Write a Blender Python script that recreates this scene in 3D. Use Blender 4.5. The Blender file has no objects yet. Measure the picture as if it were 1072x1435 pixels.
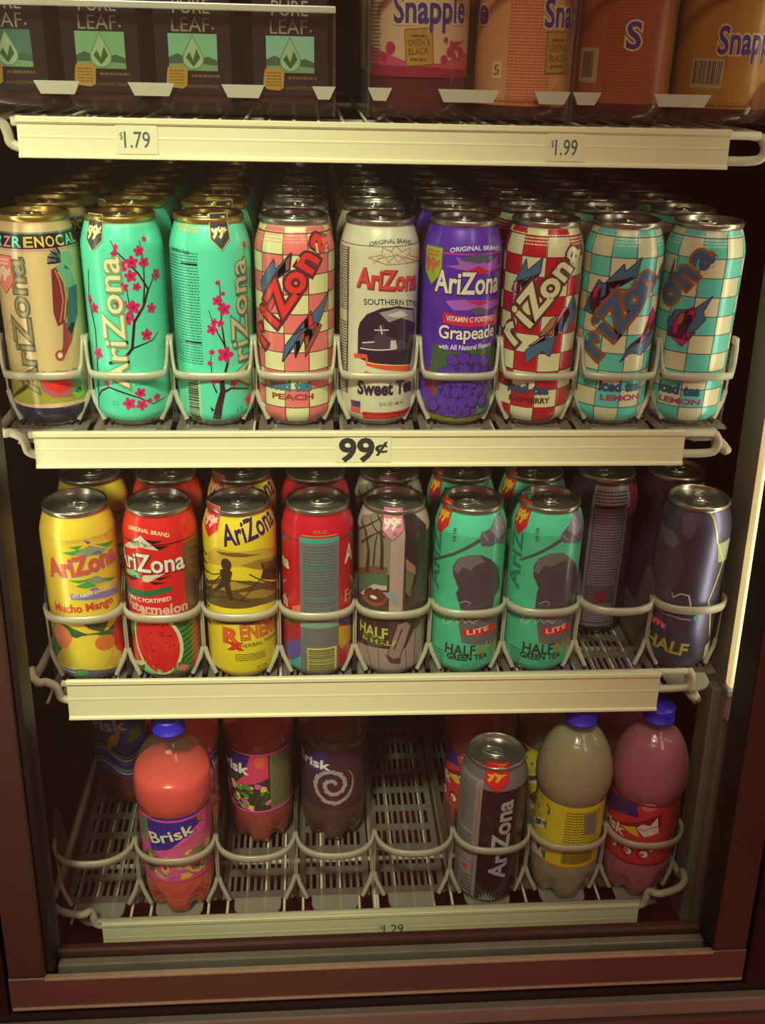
import bpy, bmesh, math, random
from mathutils import Matrix, Vector
from mathutils.geometry import tessellate_polygon

random.seed(7)
scene = bpy.context.scene
COL = scene.collection
PI = math.pi

# ------------------------------------------------------------------ camera
cam_data = bpy.data.cameras.new('camera')
cam = bpy.data.objects.new('camera', cam_data)
COL.objects.link(cam)
cam_data.sensor_fit = 'VERTICAL'
cam_data.sensor_height = 36.0
cam_data.sensor_width = 36.0
cam_data.lens = 36.0 * 1420.0 / 1435.0
cam_data.clip_start = 0.02
_p, _y, _r = 0.343, 0.0774, 0.0178
_f = Vector((math.sin(_y) * math.cos(_p), math.cos(_y) * math.cos(_p), -math.sin(_p)))
_ri = Vector((math.cos(_y), -math.sin(_y), 0))
_up = _ri.cross(_f)
_R = math.cos(_r) * _ri + math.sin(_r) * _up
_U = -math.sin(_r) * _ri + math.cos(_r) * _up
_m = Matrix((( _R.x, _U.x, -_f.x, -0.0359), (_R.y, _U.y, -_f.y, -0.906), (_R.z, _U.z, -_f.z, 0.3912), (0, 0, 0, 1)))
cam.matrix_world = _m
scene.camera = cam

# ------------------------------------------------------------------ world, lights, exposure
world = bpy.data.worlds.new('red_shadow_fill')
scene.world = world
world.use_nodes = True
_bg = world.node_tree.nodes['Background']
_bg.inputs[0].default_value = (1.0, 0.15, 0.10, 1)  # red background fill, added to lift and tint the shadows
_bg.inputs[1].default_value = 0.21

def area_light(name, loc, target, sx, sy, power, color):
    d = bpy.data.lights.new(name, 'AREA')
    d.shape = 'RECTANGLE'; d.size = sx; d.size_y = sy
    d.energy = power; d.color = color
    o = bpy.data.objects.new(name, d)
    COL.objects.link(o)
    o.location = loc
    o.rotation_euler = (Vector(target) - Vector(loc)).to_track_quat('-Z', 'Y').to_euler()
    return o

LIGHT = (0.88, 0.95, 0.62)
area_light('store_ceiling_light', (-0.30, -1.80, 1.75), (-0.05, 0, 0.0), 1.1, 0.5, 13, LIGHT)
def spot_light(name, loc, target, power, color, deg, radius):
    d = bpy.data.lights.new(name, 'SPOT')
    d.energy = power; d.color = color; d.spot_size = math.radians(deg); d.spot_blend = 1.0; d.shadow_soft_size = radius
    o = bpy.data.objects.new(name, d); COL.objects.link(o); o.location = loc
    o.rotation_euler = (Vector(target) - Vector(loc)).to_track_quat('-Z', 'Y').to_euler()
spot_light('vignette_spot', (-0.52, -1.90, 1.95), (-0.16, 0, 0.14), 400, LIGHT, 20.5, 0.14)  # added lamp: narrow soft cone lets the edges fall dark like a vignette
area_light('store_aisle_light', (1.1, -2.4, 1.5), (0.1, 0, 0.0), 0.5, 0.9, 7, (0.95, 0.97, 0.85))
TUBE_POWER = 6.0
scene.view_settings.view_transform = 'Standard'
scene.view_settings.look = 'None'
scene.view_settings.gamma = 1.0
scene.view_settings.use_curve_mapping = False
scene.view_settings.exposure = 0.0
try:
    scene.cycles.max_bounces = 10
    scene.cycles.transparent_max_bounces = 40
    scene.cycles.caustics_reflective = False
    scene.cycles.caustics_refractive = False
except Exception:
    pass

# ------------------------------------------------------------------ materials
def lin(c):
    c = c / 255.0
    return c / 12.92 if c <= 0.04045 else ((c + 0.055) / 1.055) ** 2.4

MATS = {}
def new_mat(name):
    m = bpy.data.materials.new(name)
    m.use_nodes = True
    return m

def pbr(name, col, rough=0.5, metal=0.0, spec=0.5, coat=0.0, emit=None, es=0.0, noise=0.0, nscale=40.0, trans=0.0, sss=0.0):
    if name in MATS: return MATS[name]
    m = new_mat(name)
    nt = m.node_tree
    b = nt.nodes['Principled BSDF']
    b.inputs['Base Color'].default_value = (*col, 1)
    b.inputs['Roughness'].default_value = rough
    b.inputs['Metallic'].default_value = metal
    b.inputs['Specular IOR Level'].default_value = spec
    b.inputs['Coat Weight'].default_value = coat
    b.inputs['Coat Roughness'].default_value = 0.12
    if trans: b.inputs['Transmission Weight'].default_value = trans
    if sss:
        b.inputs['Subsurface Weight'].default_value = sss
        b.inputs['Subsurface Radius'].default_value = (0.02, 0.01, 0.008)
        b.inputs['Subsurface Scale'].default_value = 0.5
    if emit:
        b.inputs['Emission Color'].default_value = (*emit, 1)
        b.inputs['Emission Strength'].default_value = es
    if noise:
        tc = nt.nodes.new('ShaderNodeTexCoord')
        n = nt.nodes.new('ShaderNodeTexNoise')
        n.inputs['Scale'].default_value = nscale
        n.inputs['Detail'].default_value = 5
        nt.links.new(tc.outputs['Object'], n.inputs['Vector'])
        mx = nt.nodes.new('ShaderNodeMix'); mx.data_type = 'RGBA'
        mx.inputs[6].default_value = (*[c * (1 - noise) for c in col], 1)
        mx.inputs[7].default_value = (*[min(1, c * (1 + noise)) for c in col], 1)
        nt.links.new(n.outputs['Fac'], mx.inputs[0])
        nt.links.new(mx.outputs[2], b.inputs['Base Color'])
    MATS[name] = m
    return m

def ink_rgb(r, g, b):
    L = (0.98, 0.92, 0.70)
    return tuple(max(0.004, min(0.88, lin(c) / l / 0.80)) for c, l in zip((r, g, b), L))

def ink(r, g, b):
    """printed ink on a can, glossy under lacquer"""
    return pbr('ink_%d_%d_%d' % (r, g, b), ink_rgb(r, g, b), rough=0.33, metal=0.12, spec=0.55, coat=0.35)

def foil(r, g, b):
    return pbr('foil_%d_%d_%d' % (r, g, b), ink_rgb(r, g, b), rough=0.27, metal=0.85)

def paper(r, g, b):
    """printed plastic label film"""
    return pbr('film_%d_%d_%d' % (r, g, b), ink_rgb(r, g, b), rough=0.35, spec=0.5, coat=0.15)

def frosted(name, col, clear, rough=0.35, gloss=0.12):
    """translucent moulded plastic"""
    if name in MATS: return MATS[name]
    m = new_mat(name); nt = m.node_tree
    nt.nodes.remove(nt.nodes['Principled BSDF'])
    out = nt.nodes['Material Output']
    tr = nt.nodes.new('ShaderNodeBsdfTransparent'); tr.inputs[0].default_value = (0.96, 0.95, 0.93, 1)
    df = nt.nodes.new('ShaderNodeBsdfDiffuse'); df.inputs[0].default_value = (*col, 1)
    tl = nt.nodes.new('ShaderNodeBsdfTranslucent'); tl.inputs[0].default_value = (*col, 1)
    gl = nt.nodes.new('ShaderNodeBsdfGlossy'); gl.inputs[1].default_value = rough
    a = nt.nodes.new('ShaderNodeMixShader'); a.inputs[0].default_value = 0.4
    nt.links.new(df.outputs[0], a.inputs[1]); nt.links.new(tl.outputs[0], a.inputs[2])
    b = nt.nodes.new('ShaderNodeMixShader'); b.inputs[0].default_value = gloss
    nt.links.new(a.outputs[0], b.inputs[1]); nt.links.new(gl.outputs[0], b.inputs[2])
    c = nt.nodes.new('ShaderNodeMixShader'); c.inputs[0].default_value = clear
    tc = nt.nodes.new('ShaderNodeTexCoord'); n = nt.nodes.new('ShaderNodeTexNoise')
    n.inputs['Scale'].default_value = 60
    nt.links.new(tc.outputs['Object'], n.inputs['Vector'])
    mr = nt.nodes.new('ShaderNodeMapRange')
    mr.inputs['To Min'].default_value = max(0, clear - 0.06); mr.inputs['To Max'].default_value = min(1, clear + 0.06)
    nt.links.new(n.outputs['Fac'], mr.inputs['Value']); nt.links.new(mr.outputs[0], c.inputs[0])
    nt.links.new(b.outputs[0], c.inputs[1]); nt.links.new(tr.outputs[0], c.inputs[2])
    nt.links.new(c.outputs[0], out.inputs['Surface'])
    MATS[name] = m
    return m

def clear_plastic(name, tint, haze=0.0, rough=0.04, gain=1.0):
    """clear sheet or shell: fresnel reflection over transparency, a little haze"""
    if name in MATS: return MATS[name]
    m = new_mat(name); nt = m.node_tree
    nt.nodes.remove(nt.nodes['Principled BSDF'])
    out = nt.nodes['Material Output']
    tr = nt.nodes.new('ShaderNodeBsdfTransparent'); tr.inputs[0].default_value = (*tint, 1)
    gl = nt.nodes.new('ShaderNodeBsdfGlossy'); gl.inputs[1].default_value = rough
    fr = nt.nodes.new('ShaderNodeFresnel'); fr.inputs[0].default_value = 1.45
    ml = nt.nodes.new('ShaderNodeMath'); ml.operation = 'MULTIPLY'; ml.inputs[1].default_value = gain
    nt.links.new(fr.outputs[0], ml.inputs[0])
    ge = nt.nodes.new('ShaderNodeNewGeometry')          # only the outer face of the sheet mirrors
    iv = nt.nodes.new('ShaderNodeMath'); iv.operation = 'SUBTRACT'; iv.inputs[0].default_value = 1.0
    nt.links.new(ge.outputs['Backfacing'], iv.inputs[1])
    m2 = nt.nodes.new('ShaderNodeMath'); m2.operation = 'MULTIPLY'
    nt.links.new(ml.outputs[0], m2.inputs[0]); nt.links.new(iv.outputs[0], m2.inputs[1])
    a = nt.nodes.new('ShaderNodeMixShader')
    nt.links.new(m2.outputs[0], a.inputs[0])
    nt.links.new(tr.outputs[0], a.inputs[1]); nt.links.new(gl.outputs[0], a.inputs[2])
    df = nt.nodes.new('ShaderNodeBsdfDiffuse'); df.inputs[0].default_value = (0.8, 0.75, 0.66, 1)
    b = nt.nodes.new('ShaderNodeMixShader'); b.inputs[0].default_value = haze
    nt.links.new(a.outputs[0], b.inputs[1]); nt.links.new(df.outputs[0], b.inputs[2])
    nt.links.new(b.outputs[0], out.inputs['Surface'])
    MATS[name] = m
    return m

M_CREAM = pbr('cream_price_moulding', ink_rgb(212, 203, 152), rough=0.42, noise=0.03, nscale=9)
M_CREAM2 = pbr('cream_price_lip', ink_rgb(222, 214, 168), rough=0.38)
M_WIRE = pbr('white_coated_wire', (0.58, 0.54, 0.42), rough=0.4, noise=0.08, nscale=60)
M_TAG = pbr('price_paper', ink_rgb(206, 200, 150), rough=0.6)
M_TAGINK = pbr('price_ink', (0.03, 0.028, 0.03), rough=0.6)
M_TAGGREY = pbr('price_ink_grey', (0.10, 0.11, 0.12), rough=0.6)
M_MAROON = pbr('maroon_enamel', (0.070, 0.034, 0.028), rough=0.36, noise=0.22, nscale=7)
M_MAROON2 = pbr('brick_maroon_enamel', (0.145, 0.066, 0.054), rough=0.38, noise=0.18, nscale=9)
M_GASKET = pbr('black_rubber_gasket', (0.016, 0.010, 0.011), rough=0.55)
M_ALU = pbr('dull_aluminium', (0.34, 0.30, 0.26), rough=0.42, metal=0.35, noise=0.2, nscale=25)
M_EDGE = pbr('worn_bright_edge', (0.52, 0.40, 0.28), rough=0.35, metal=0.3, noise=0.25, nscale=80)
M_LINER = pbr('shade_toned_liner', (0.085, 0.010, 0.010), rough=0.55, noise=0.2, nscale=5)  # pale liner coloured dark maroon, its dimness put into the colour
M_POST = pbr('grey_post', (0.36, 0.39, 0.35), rough=0.35, metal=0.2, noise=0.15, nscale=6)
M_LID = pbr('aluminium_lid', (0.50, 0.50, 0.46), rough=0.28, metal=0.9, noise=0.06, nscale=90)
M_GOLD = pbr('gold_lid', (0.62, 0.47, 0.14), rough=0.28, metal=0.85, noise=0.06, nscale=90)
M_TAB = pbr('aluminium_tab', (0.66, 0.66, 0.60), rough=0.25, metal=0.9)
M_GTAB = pbr('gold_tab', (0.75, 0.66, 0.40), rough=0.25, metal=0.9)
M_FROST = frosted('frosted_plastic', (0.58, 0.53, 0.50), 0.86, gloss=0.06)
M_FROST2 = frosted('frosted_plastic_rim', (0.82, 0.80, 0.68), 0.28)
M_FROST3 = frosted('frosted_plastic_tongue', (0.74, 0.72, 0.66), 0.50)
M_FLOOR_SHADED = frosted('frosted_floor_shaded', (0.40, 0.34, 0.32), 0.55, gloss=0.05)  # white plastic darkened in colour to carry the shade on the tray floors
M_CLEAR = clear_plastic('clear_acrylic', (0.93, 0.92, 0.90), haze=0.008)
M_GLASS = clear_plastic('door_glass', (0.97, 0.97, 0.95), haze=0.004, rough=0.01)
M_CLIP = frosted('white_clip', (0.80, 0.78, 0.68), 0.10)

# ------------------------------------------------------------------ mesh helpers
def mesh_obj(name, bm, mats, parent=None, smooth=True, loc=None, rot=None):
    me = bpy.data.meshes.new(name)
    bm.normal_update()
    bm.to_mesh(me); bm.free()
    if not isinstance(mats, (list, tuple)): mats = [mats]
    for m in mats: me.materials.append(m)
    if smooth:
        for p in me.polygons: p.use_smooth = True
    o = bpy.data.objects.new(name, me)
    COL.objects.link(o)
    if parent: o.parent = parent
    if loc is not None: o.location = loc
    if rot is not None: o.rotation_euler = rot
    return o

def auto_sharp(o, deg=35):
    me = o.data
    bm = bmesh.new(); bm.from_mesh(me)
    for e in bm.edges:
        if len(e.link_faces) == 2 and e.calc_face_angle(0) > math.radians(deg): e.smooth = False
    bm.to_mesh(me); bm.free()
    return o

def empty(name, loc, rot=None):
    o = bpy.data.objects.new(name, None)
    o.empty_display_size = 0.02
    COL.objects.link(o)
    o.location = loc
    if rot is not None: o.rotation_euler = rot
    return o

def tag(o, label, cat=None, group=None):
    o['label'] = label
    if cat: o['category'] = cat
    if group: o['group'] = group
    return o

def box(bm, x0, x1, y0, y1, z0, z1, mi=0):
    vs = [bm.verts.new(v) for v in ((x0,y0,z0),(x1,y0,z0),(x1,y1,z0),(x0,y1,z0),(x0,y0,z1),(x1,y0,z1),(x1,y1,z1),(x0,y1,z1))]
    fs = []
    for idx in ((0,3,2,1),(4,5,6,7),(0,1,5,4),(1,2,6,5),(2,3,7,6),(3,0,4,7)):
        f = bm.faces.new([vs[i] for i in idx]); f.material_index = mi; fs.append(f)
    return vs, fs

def bevbox(bm, x0, x1, y0, y1, z0, z1, w, seg=2, mi=0):
    t = bmesh.new(); box(t, x0, x1, y0, y1, z0, z1)
    bmesh.ops.bevel(t, geom=t.edges[:], offset=w, segments=seg, profile=0.5, affect='EDGES')
    merge(bm, t, mi)

def merge(bm, t, mi=None, mat=None):
    m = {}
    for v in t.verts: m[v] = bm.verts.new(mat @ v.co if mat else v.co)
    for f in t.faces:
        try:
            nf = bm.faces.new([m[v] for v in f.verts])
            nf.material_index = f.material_index if mi is None else mi
        except ValueError: pass
    t.free()

def tube(bm, pts, r, n=8, mi=0, cap=True):
    pts = [Vector(p) for p in pts]
    rings = []
    up = None
    for i, p in enumerate(pts):
        a = pts[max(0, i-1)]; b = pts[min(len(pts)-1, i+1)]
        d = (b - a).normalized()
        if up is None:
            up = Vector((0,0,1)) if abs(d.z) < 0.9 else Vector((1,0,0))
        s = d.cross(up)
        if s.length < 1e-6: s = d.cross(Vector((0,1,0)))
        s.normalize(); u = s.cross(d).normalized(); up = u
        rings.append([bm.verts.new(p + r * (math.cos(2*PI*k/n) * s + math.sin(2*PI*k/n) * u)) for k in range(n)])
    for i in range(len(rings)-1):
        for k in range(n):
            f = bm.faces.new((rings[i][k], rings[i][(k+1)%n], rings[i+1][(k+1)%n], rings[i+1][k])); f.material_index = mi
    if cap:
        bm.faces.new(rings[0][::-1]).material_index = mi; bm.faces.new(rings[-1]).material_index = mi

def smooth_path(ctrl, n=6):
    """Catmull-Rom through control points"""
    P = [Vector(c) for c in ctrl]; out = []
    for i in range(len(P)-1):
        p0 = P[max(0,i-1)]; p1 = P[i]; p2 = P[i+1]; p3 = P[min(len(P)-1,i+2)]
        for k in range(n):
            t = k/n
            out.append(0.5*((2*p1)+(p2-p0)*t+(2*p0-5*p1+4*p2-p3)*t*t+(3*p1-p0-3*p2+p3)*t**3))
    out.append(P[-1]); return out

def lathe(bm, prof, n=64, mi=0, matf=None, cap0=True, cap1=False):
    """profile of (r, z); matf(i, k) picks a material per quad"""
    rings = []
    for r, z in prof:
        rings.append([bm.verts.new((r*math.sin(2*PI*k/n), -r*math.cos(2*PI*k/n), z)) for k in range(n)])
    for i in range(len(rings)-1):
        for k in range(n):
            f = bm.faces.new((rings[i][k], rings[i][(k+1)%n], rings[i+1][(k+1)%n], rings[i+1][k]))
            f.material_index = matf(i, k) if matf else mi
    if cap0: bm.faces.new(rings[0][::-1]).material_index = mi
    if cap1: bm.faces.new(rings[-1]).material_index = mi
    return rings

def extrude_profile(bm, prof, x0, x1, mi=0):
    """closed (y,z) profile extruded along x"""
    a = [bm.verts.new((x0, y, z)) for y, z in prof]; b = [bm.verts.new((x1, y, z)) for y, z in prof]
    n = len(prof)
    for i in range(n):
        bm.faces.new((a[i], b[i], b[(i+1)%n], a[(i+1)%n])).material_index = mi
    bm.faces.new(a[::-1]).material_index = mi; bm.faces.new(b).material_index = mi
    bmesh.ops.recalc_face_normals(bm, faces=bm.faces[:])

def plate_xy(bm, pts, z0, z1, mi=0):
    """flat plate: polygon outline in x,y with thickness"""
    a = [bm.verts.new((x, y, z0)) for x, y in pts]; b = [bm.verts.new((x, y, z1)) for x, y in pts]
    n = len(pts)
    for i in range(n): bm.faces.new((a[i], a[(i+1)%n], b[(i+1)%n], b[i])).material_index = mi
    bm.faces.new(a[::-1]).material_index = mi; bm.faces.new(b).material_index = mi

def plate_yz(bm, pts, x0, x1, mi=0):
    a = [bm.verts.new((x0, y, z)) for y, z in pts]; b = [bm.verts.new((x1, y, z)) for y, z in pts]
    n = len(pts)
    for i in range(n): bm.faces.new((a[i], a[(i+1)%n], b[(i+1)%n], b[i])).material_index = mi
    bm.faces.new(a[::-1]).material_index = mi; bm.faces.new(b).material_index = mi

# ------------------------------------------------------------------ lettering and artwork
TEXT_CACHE = {}
def text_mesh(s, off):
    key = (s, off)
    if key in TEXT_CACHE: return TEXT_CACHE[key]
    cu = bpy.data.curves.new('lettering', 'FONT')
    cu.body = s; cu.size = 1.0; cu.offset = off; cu.resolution_u = 3
    cu.fill_mode = 'BOTH'
    o = bpy.data.objects.new('lettering', cu)
    COL.objects.link(o)
    dg = bpy.context.evaluated_depsgraph_get()
    dg.update()
    me = bpy.data.meshes.new_from_object(o.evaluated_get(dg))
    vs = [(v.co.x, v.co.y) for v in me.vertices]
    fs = [tuple(p.vertices) for p in me.polygons]
    bpy.data.objects.remove(o); bpy.data.curves.remove(cu); bpy.data.meshes.remove(me)
    TEXT_CACHE[key] = (vs, fs)
    return vs, fs

CAPH = 0.69
class Art:
    """flat artwork in millimetres (u right, v up, layer) that can be wrapped round a body or laid flat"""
    def __init__(self):
        self.bm = bmesh.new(); self.mats = []
    def mi(self, m):
        if m not in self.mats: self.mats.append(m)
        return self.mats.index(m)
    def tri(self, vs, fs, m, L):
        k = self.mi(m)
        bv = [self.bm.verts.new((x, y, L)) for x, y in vs]
        for f in fs:
            idx = list(f)
            ar = sum(vs[idx[i]][0]*vs[idx[(i+1)%len(idx)]][1]-vs[idx[(i+1)%len(idx)]][0]*vs[idx[i]][1] for i in range(len(idx)))
            if abs(ar) < 1e-9: continue
            if ar < 0: idx.reverse()
            try: self.bm.faces.new([bv[i] for i in idx]).material_index = k
            except ValueError: pass
    def poly(self, pts, m, L=1):
        t = tessellate_polygon([[Vector((x, y, 0)) for x, y in pts]])
        self.tri(list(pts), t, m, L)
    def rect(self, u0, v0, u1, v1, m, L=1):
        self.tri([(u0,v0),(u1,v0),(u1,v1),(u0,v1)], [(0,1,2,3)], m, L)
    def ell(self, u, v, a, b, m, L=1, rot=0, n=20):
        c, s = math.cos(rot), math.sin(rot)
        pts = []
        for k in range(n):
            x = a*math.cos(2*PI*k/n); y = b*math.sin(2*PI*k/n)
            pts.append((u+c*x-s*y, v+s*x+c*y))
        self.tri(pts, [tuple(range(n))], m, L)
    def stroke(self, pts, w, m, L=1, w1=None):
        n = len(pts)
        if w1 is None: w1 = w
        vs = []
        for i, p in enumerate(pts):
            a = pts[max(0,i-1)]; b = pts[min(n-1,i+1)]
            dx, dy = b[0]-a[0], b[1]-a[1]; d = math.hypot(dx, dy) or 1
            h = (w + (w1-w)*i/max(1,n-1))/2
            vs.append((p[0]-dy/d*h, p[1]+dx/d*h)); vs.append((p[0]+dy/d*h, p[1]-dx/d*h))
        self.tri(vs, [(2*i, 2*i+1, 2*i+3, 2*i+2) for i in range(n-1)], m, L)
    def outline(self, pts, w, m, L=1):
        for i in range(len(pts)):
            self.stroke([pts[i], pts[(i+1)%len(pts)]], w, m, L)
    def text(self, s, u, v, w, h, m, L=2, rot=0, off=0.0, shear=0.0, anchor='l', arc=0.0):
        """fit text to width w (None keeps proportion) and capital height h; anchor on the base line"""
        vs, fs = text_mesh(s, off)
        v0, _ = text_mesh(s, 0.0)
        x0 = min(p[0] for p in v0); x1 = max(p[0] for p in v0)
        sy = h / CAPH; sx = (w/(x1-x0)) if w else sy
        ox = {'l': x0, 'c': (x0+x1)/2, 'r': x1}[anchor]
        c, sn = math.cos(rot), math.sin(rot)
        out = []
        for x, y in vs:
            X = (x-ox)*sx + y*sy*shear; Y = y*sy + arc*X*X
            out.append((u + c*X - sn*Y, v + sn*X + c*Y))
        self.tri(out, fs, m, L)
    def logo(self, s, u, v, w, h, m, mo, L=2, rot=0, off=0.015, o2=0.055, dx=0.0, dy=0.0, **k):
        """letters with an outline / drop shadow behind them"""
        self.text(s, u+dx, v+dy, w, h, mo, L, rot, o2, **k)
        self.text(s, u, v, w, h, m, L+1, rot, off, **k)
    def letters(self, s, p0, p1, h0, h1, m, mo, L=3, rot=0.0, sx=1.0, curve=0.0, off=0.03, o2=0.10):
        n = len(s)
        for i, ch in enumerate(s):
            t = i/max(1, n-1)
            h = h0+(h1-h0)*t
            u = p0[0]+(p1[0]-p0[0])*t; v = p0[1]+(p1[1]-p0[1])*t + curve*4*t*(1-t)
            hh = h
            vs, fs = text_mesh(ch, 0.0)
            wch = (max(p[0] for p in vs)-min(p[0] for p in vs))/CAPH*hh*sx
            self.text(ch, u, v, wch, hh, mo, L, rot, o2, anchor='c')
            self.text(ch, u, v, wch, hh, m, L+1, rot, off, anchor='c')
    def lines(self, u0, v0, u1, v1, n, m, L=2, fill=0.45, seed=1, ragged=True):
        """a block of illegibly small print as thin bars"""
        rnd = random.Random(seed)
        dv = (v1-v0)/n
        for i in range(n):
            y = v1-(i+0.5)*dv
            x = u0
            while x < u1-0.4:
                wd = rnd.uniform(1.0, 3.4); e = min(u1, x+wd)
                self.rect(x, y-dv*fill/2, e, y+dv*fill/2, m, L); x = e+0.7
            if ragged and rnd.random() < 0.15: continue
    def barcode(self, u0, v0, u1, v1, mb, mw, L=2, seed=3, horiz=False):
        rnd = random.Random(seed)
        self.rect(u0, v0, u1, v1, mw, L)
        if horiz:
            y = v0+1
            while y < v1-1.5:
                w = rnd.choice((0.5, 0.9, 1.4)); self.rect(u0+1, y, u1-2.5, min(y+w, v1-1), mb, L+1); y += w+rnd.choice((0.5, 0.9))
        else:
            x = u0+1
            while x < u1-1.5:
                w = rnd.choice((0.5, 0.9, 1.4)); self.rect(x, v0+2.5, min(x+w, u1-1), v1-1, mb, L+1); x += w+rnd.choice((0.5, 0.9))
    def blossom(self, u, v, r, m, mc, L=3, a=0.0):
        for k in range(5):
            t = a+2*PI*k/5
            self.ell(u+0.62*r*math.cos(t), v+0.62*r*math.sin(t), 0.55*r, 0.40*r, m, L, t, 10)
        self.ell(u, v, 0.28*r, 0.28*r, mc, L+1, 0, 8)
    def bolt(self, pts, m, mo, L=2, w=0.8):
        self.poly(pts, m, L); self.outline(pts, w, mo, L+1)
    def badge(self, u, v, w, h, m, mt, mo, L=3, txt='99', small=True):
        """shield shaped price flash"""
        pts = [(u-w/2, v+h/2), (u+w/2, v+h/2), (u+w/2, v-h*0.18), (u, v-h/2), (u-w/2, v-h*0.18)]
        self.poly(pts, m, L); self.outline(pts, 0.8, mo, L+1)
        self.text(txt, u-w*0.42, v-h*0.16, w*0.60, h*0.36, mt, L+1, 0, 0.045)
        self.text('\u00a2', u+w*0.20, v+h*0.02, w*0.20, h*0.18, mt, L+1, 0, 0.03)
        if small: self.lines(u-w*0.36, v+h*0.24, u+w*0.36, v+h*0.44, 2, mt, L+1, 0.6, 5)
    def wrap(self, rfun, layer=0.00011, step=4.0, vlo=None, vhi=None, vstep=4.0):
        """cut into narrow slices, then roll round the z axis"""
        bm = self.bm
        if bm.verts:
            us = [v.co.x for v in bm.verts]
            x = math.floor(min(us)/step)*step+0.37
            while x < max(us):
                bmesh.ops.bisect_plane(bm, geom=bm.verts[:]+bm.edges[:]+bm.faces[:], plane_co=(x,0,0), plane_no=(1,0,0), dist=1e-5)
                x += step
            if vlo is not None:
                y = vlo
                for y in [4.0, 7.5, 11.5, 15.0] + [vlo+vstep*i for i in range(int((vhi-vlo)/vstep))]:
                    bmesh.ops.bisect_plane(bm, geom=bm.verts[:]+bm.edges[:]+bm.faces[:], plane_co=(0,y,0), plane_no=(0,1,0), dist=1e-5)
        R0 = rfun(90)
        for v in bm.verts:
            u, w, L = v.co
            r = rfun(w)*0.001 + L*layer; a = u/R0
            v.co = (r*math.sin(a), -r*math.cos(a), w*0.001)
        return bm
    def flat(self, layer=0.0001):
        """lay on the x-z plane facing -y"""
        for v in self.bm.verts:
            u, w, L = v.co
            v.co = (u*0.001, -L*layer, w*0.001)
        return self.bm

def join_art(bm, mats, abm, amats):
    base = len(mats)
    for f in abm.faces: f.material_index += base
    merge(bm, abm)
    mats.extend(amats)

# ------------------------------------------------------------------ shelf frames of reference
S = 0.0979                                   # the gravity shelves tip forward
RX = Matrix.Rotation(S, 4, 'X')
DECK = {0: 0.4155, 1: 0.13737, 2: -0.13489, 3: -0.41156}
def on_shelf(row, x, d, up=0.0, rz=0.0):
    p = Vector((0, 0, DECK[row])) + (RX @ Vector((x, d, up)))
    e = (RX @ Matrix.Rotation(rz, 4, 'Z')).to_euler()
    return p, e

# ------------------------------------------------------------------ setting: the cooler cabinet
def struct(name, bm, m, smooth=False):
    o = mesh_obj(name, bm, m, smooth=smooth); o['kind'] = 'structure'; return o

XL, XR, YB, ZF, ZC = -0.405, 0.470, 0.78, -0.470, 0.74
bm = bmesh.new(); box(bm, XL-0.03, XL, -0.035, YB, ZF, ZC); struct('wall_left', bm, M_LINER)
bm = bmesh.new(); box(bm, XR, XR+0.03, -0.035, YB, ZF, ZC); struct('wall_right', bm, M_LINER)
bm = bmesh.new(); box(bm, XL-0.03, XR+0.03, YB, YB+0.03, ZF, ZC); struct('wall_back', bm, M_LINER)
bm = bmesh.new(); box(bm, XL-0.03, XR+0.03, -0.035, YB+0.03, ZF-0.03, ZF); struct('floor', bm, M_LINER)
bm = bmesh.new(); box(bm, XL-0.03, XR+0.03, -0.035, YB+0.03, ZC, ZC+0.03); struct('ceiling', bm, M_LINER)
# front mullions of the cabinet
bm = bmesh.new(); bevbox(bm, XL, -0.352, 0.030, 0.085, ZF, ZC, 0.004); struct('trim_1', bm, M_POST)
bm = bmesh.new()
bevbox(bm, 0.412, XR, 0.030, 0.085, ZF, ZC, 0.004)
bevbox(bm, 0.402, 0.413, 0.040, 0.075, ZF, -0.155, 0.002)
struct('trim_2', bm, M_POST)
# sill, grey threshold and kick plate under the door
bm = bmesh.new()
box(bm, -0.60, 0.70, -0.088, -0.036, -0.500, -0.4385)
struct('trim_3', bm, pbr('sill_dark', (0.03, 0.014, 0.012), rough=0.6))
bm = bmesh.new()
bevbox(bm, -0.60, 0.70, -0.1000, -0.0885, -0.4660, -0.4470, 0.002)
struct('trim_4', bm, M_ALU)
bm = bmesh.new()
bevbox(bm, -0.60, 0.70, -0.1065, -0.0885, -0.640, -0.4675, 0.003)
struct('baseboard_front', bm, M_MAROON2)
bm = bmesh.new(); box(bm, -0.60, 0.70, -0.036, -0.02, -0.64, -0.5005); struct('wall_front', bm, M_LINER)

# dark faces of the cabinet either side of the door
M_SIDE = pbr('dark_side_frame', (0.018, 0.008, 0.007), rough=0.5)
bm = bmesh.new(); bevbox(bm, -0.66, -0.340, -0.092, -0.038, -0.4380, 0.72, 0.003); struct('trim_5', bm, M_SIDE)
bm = bmesh.new(); bevbox(bm, 0.421, 0.74, -0.092, -0.038, -0.4380, 0.72, 0.003); struct('trim_6', bm, M_SIDE)

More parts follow.
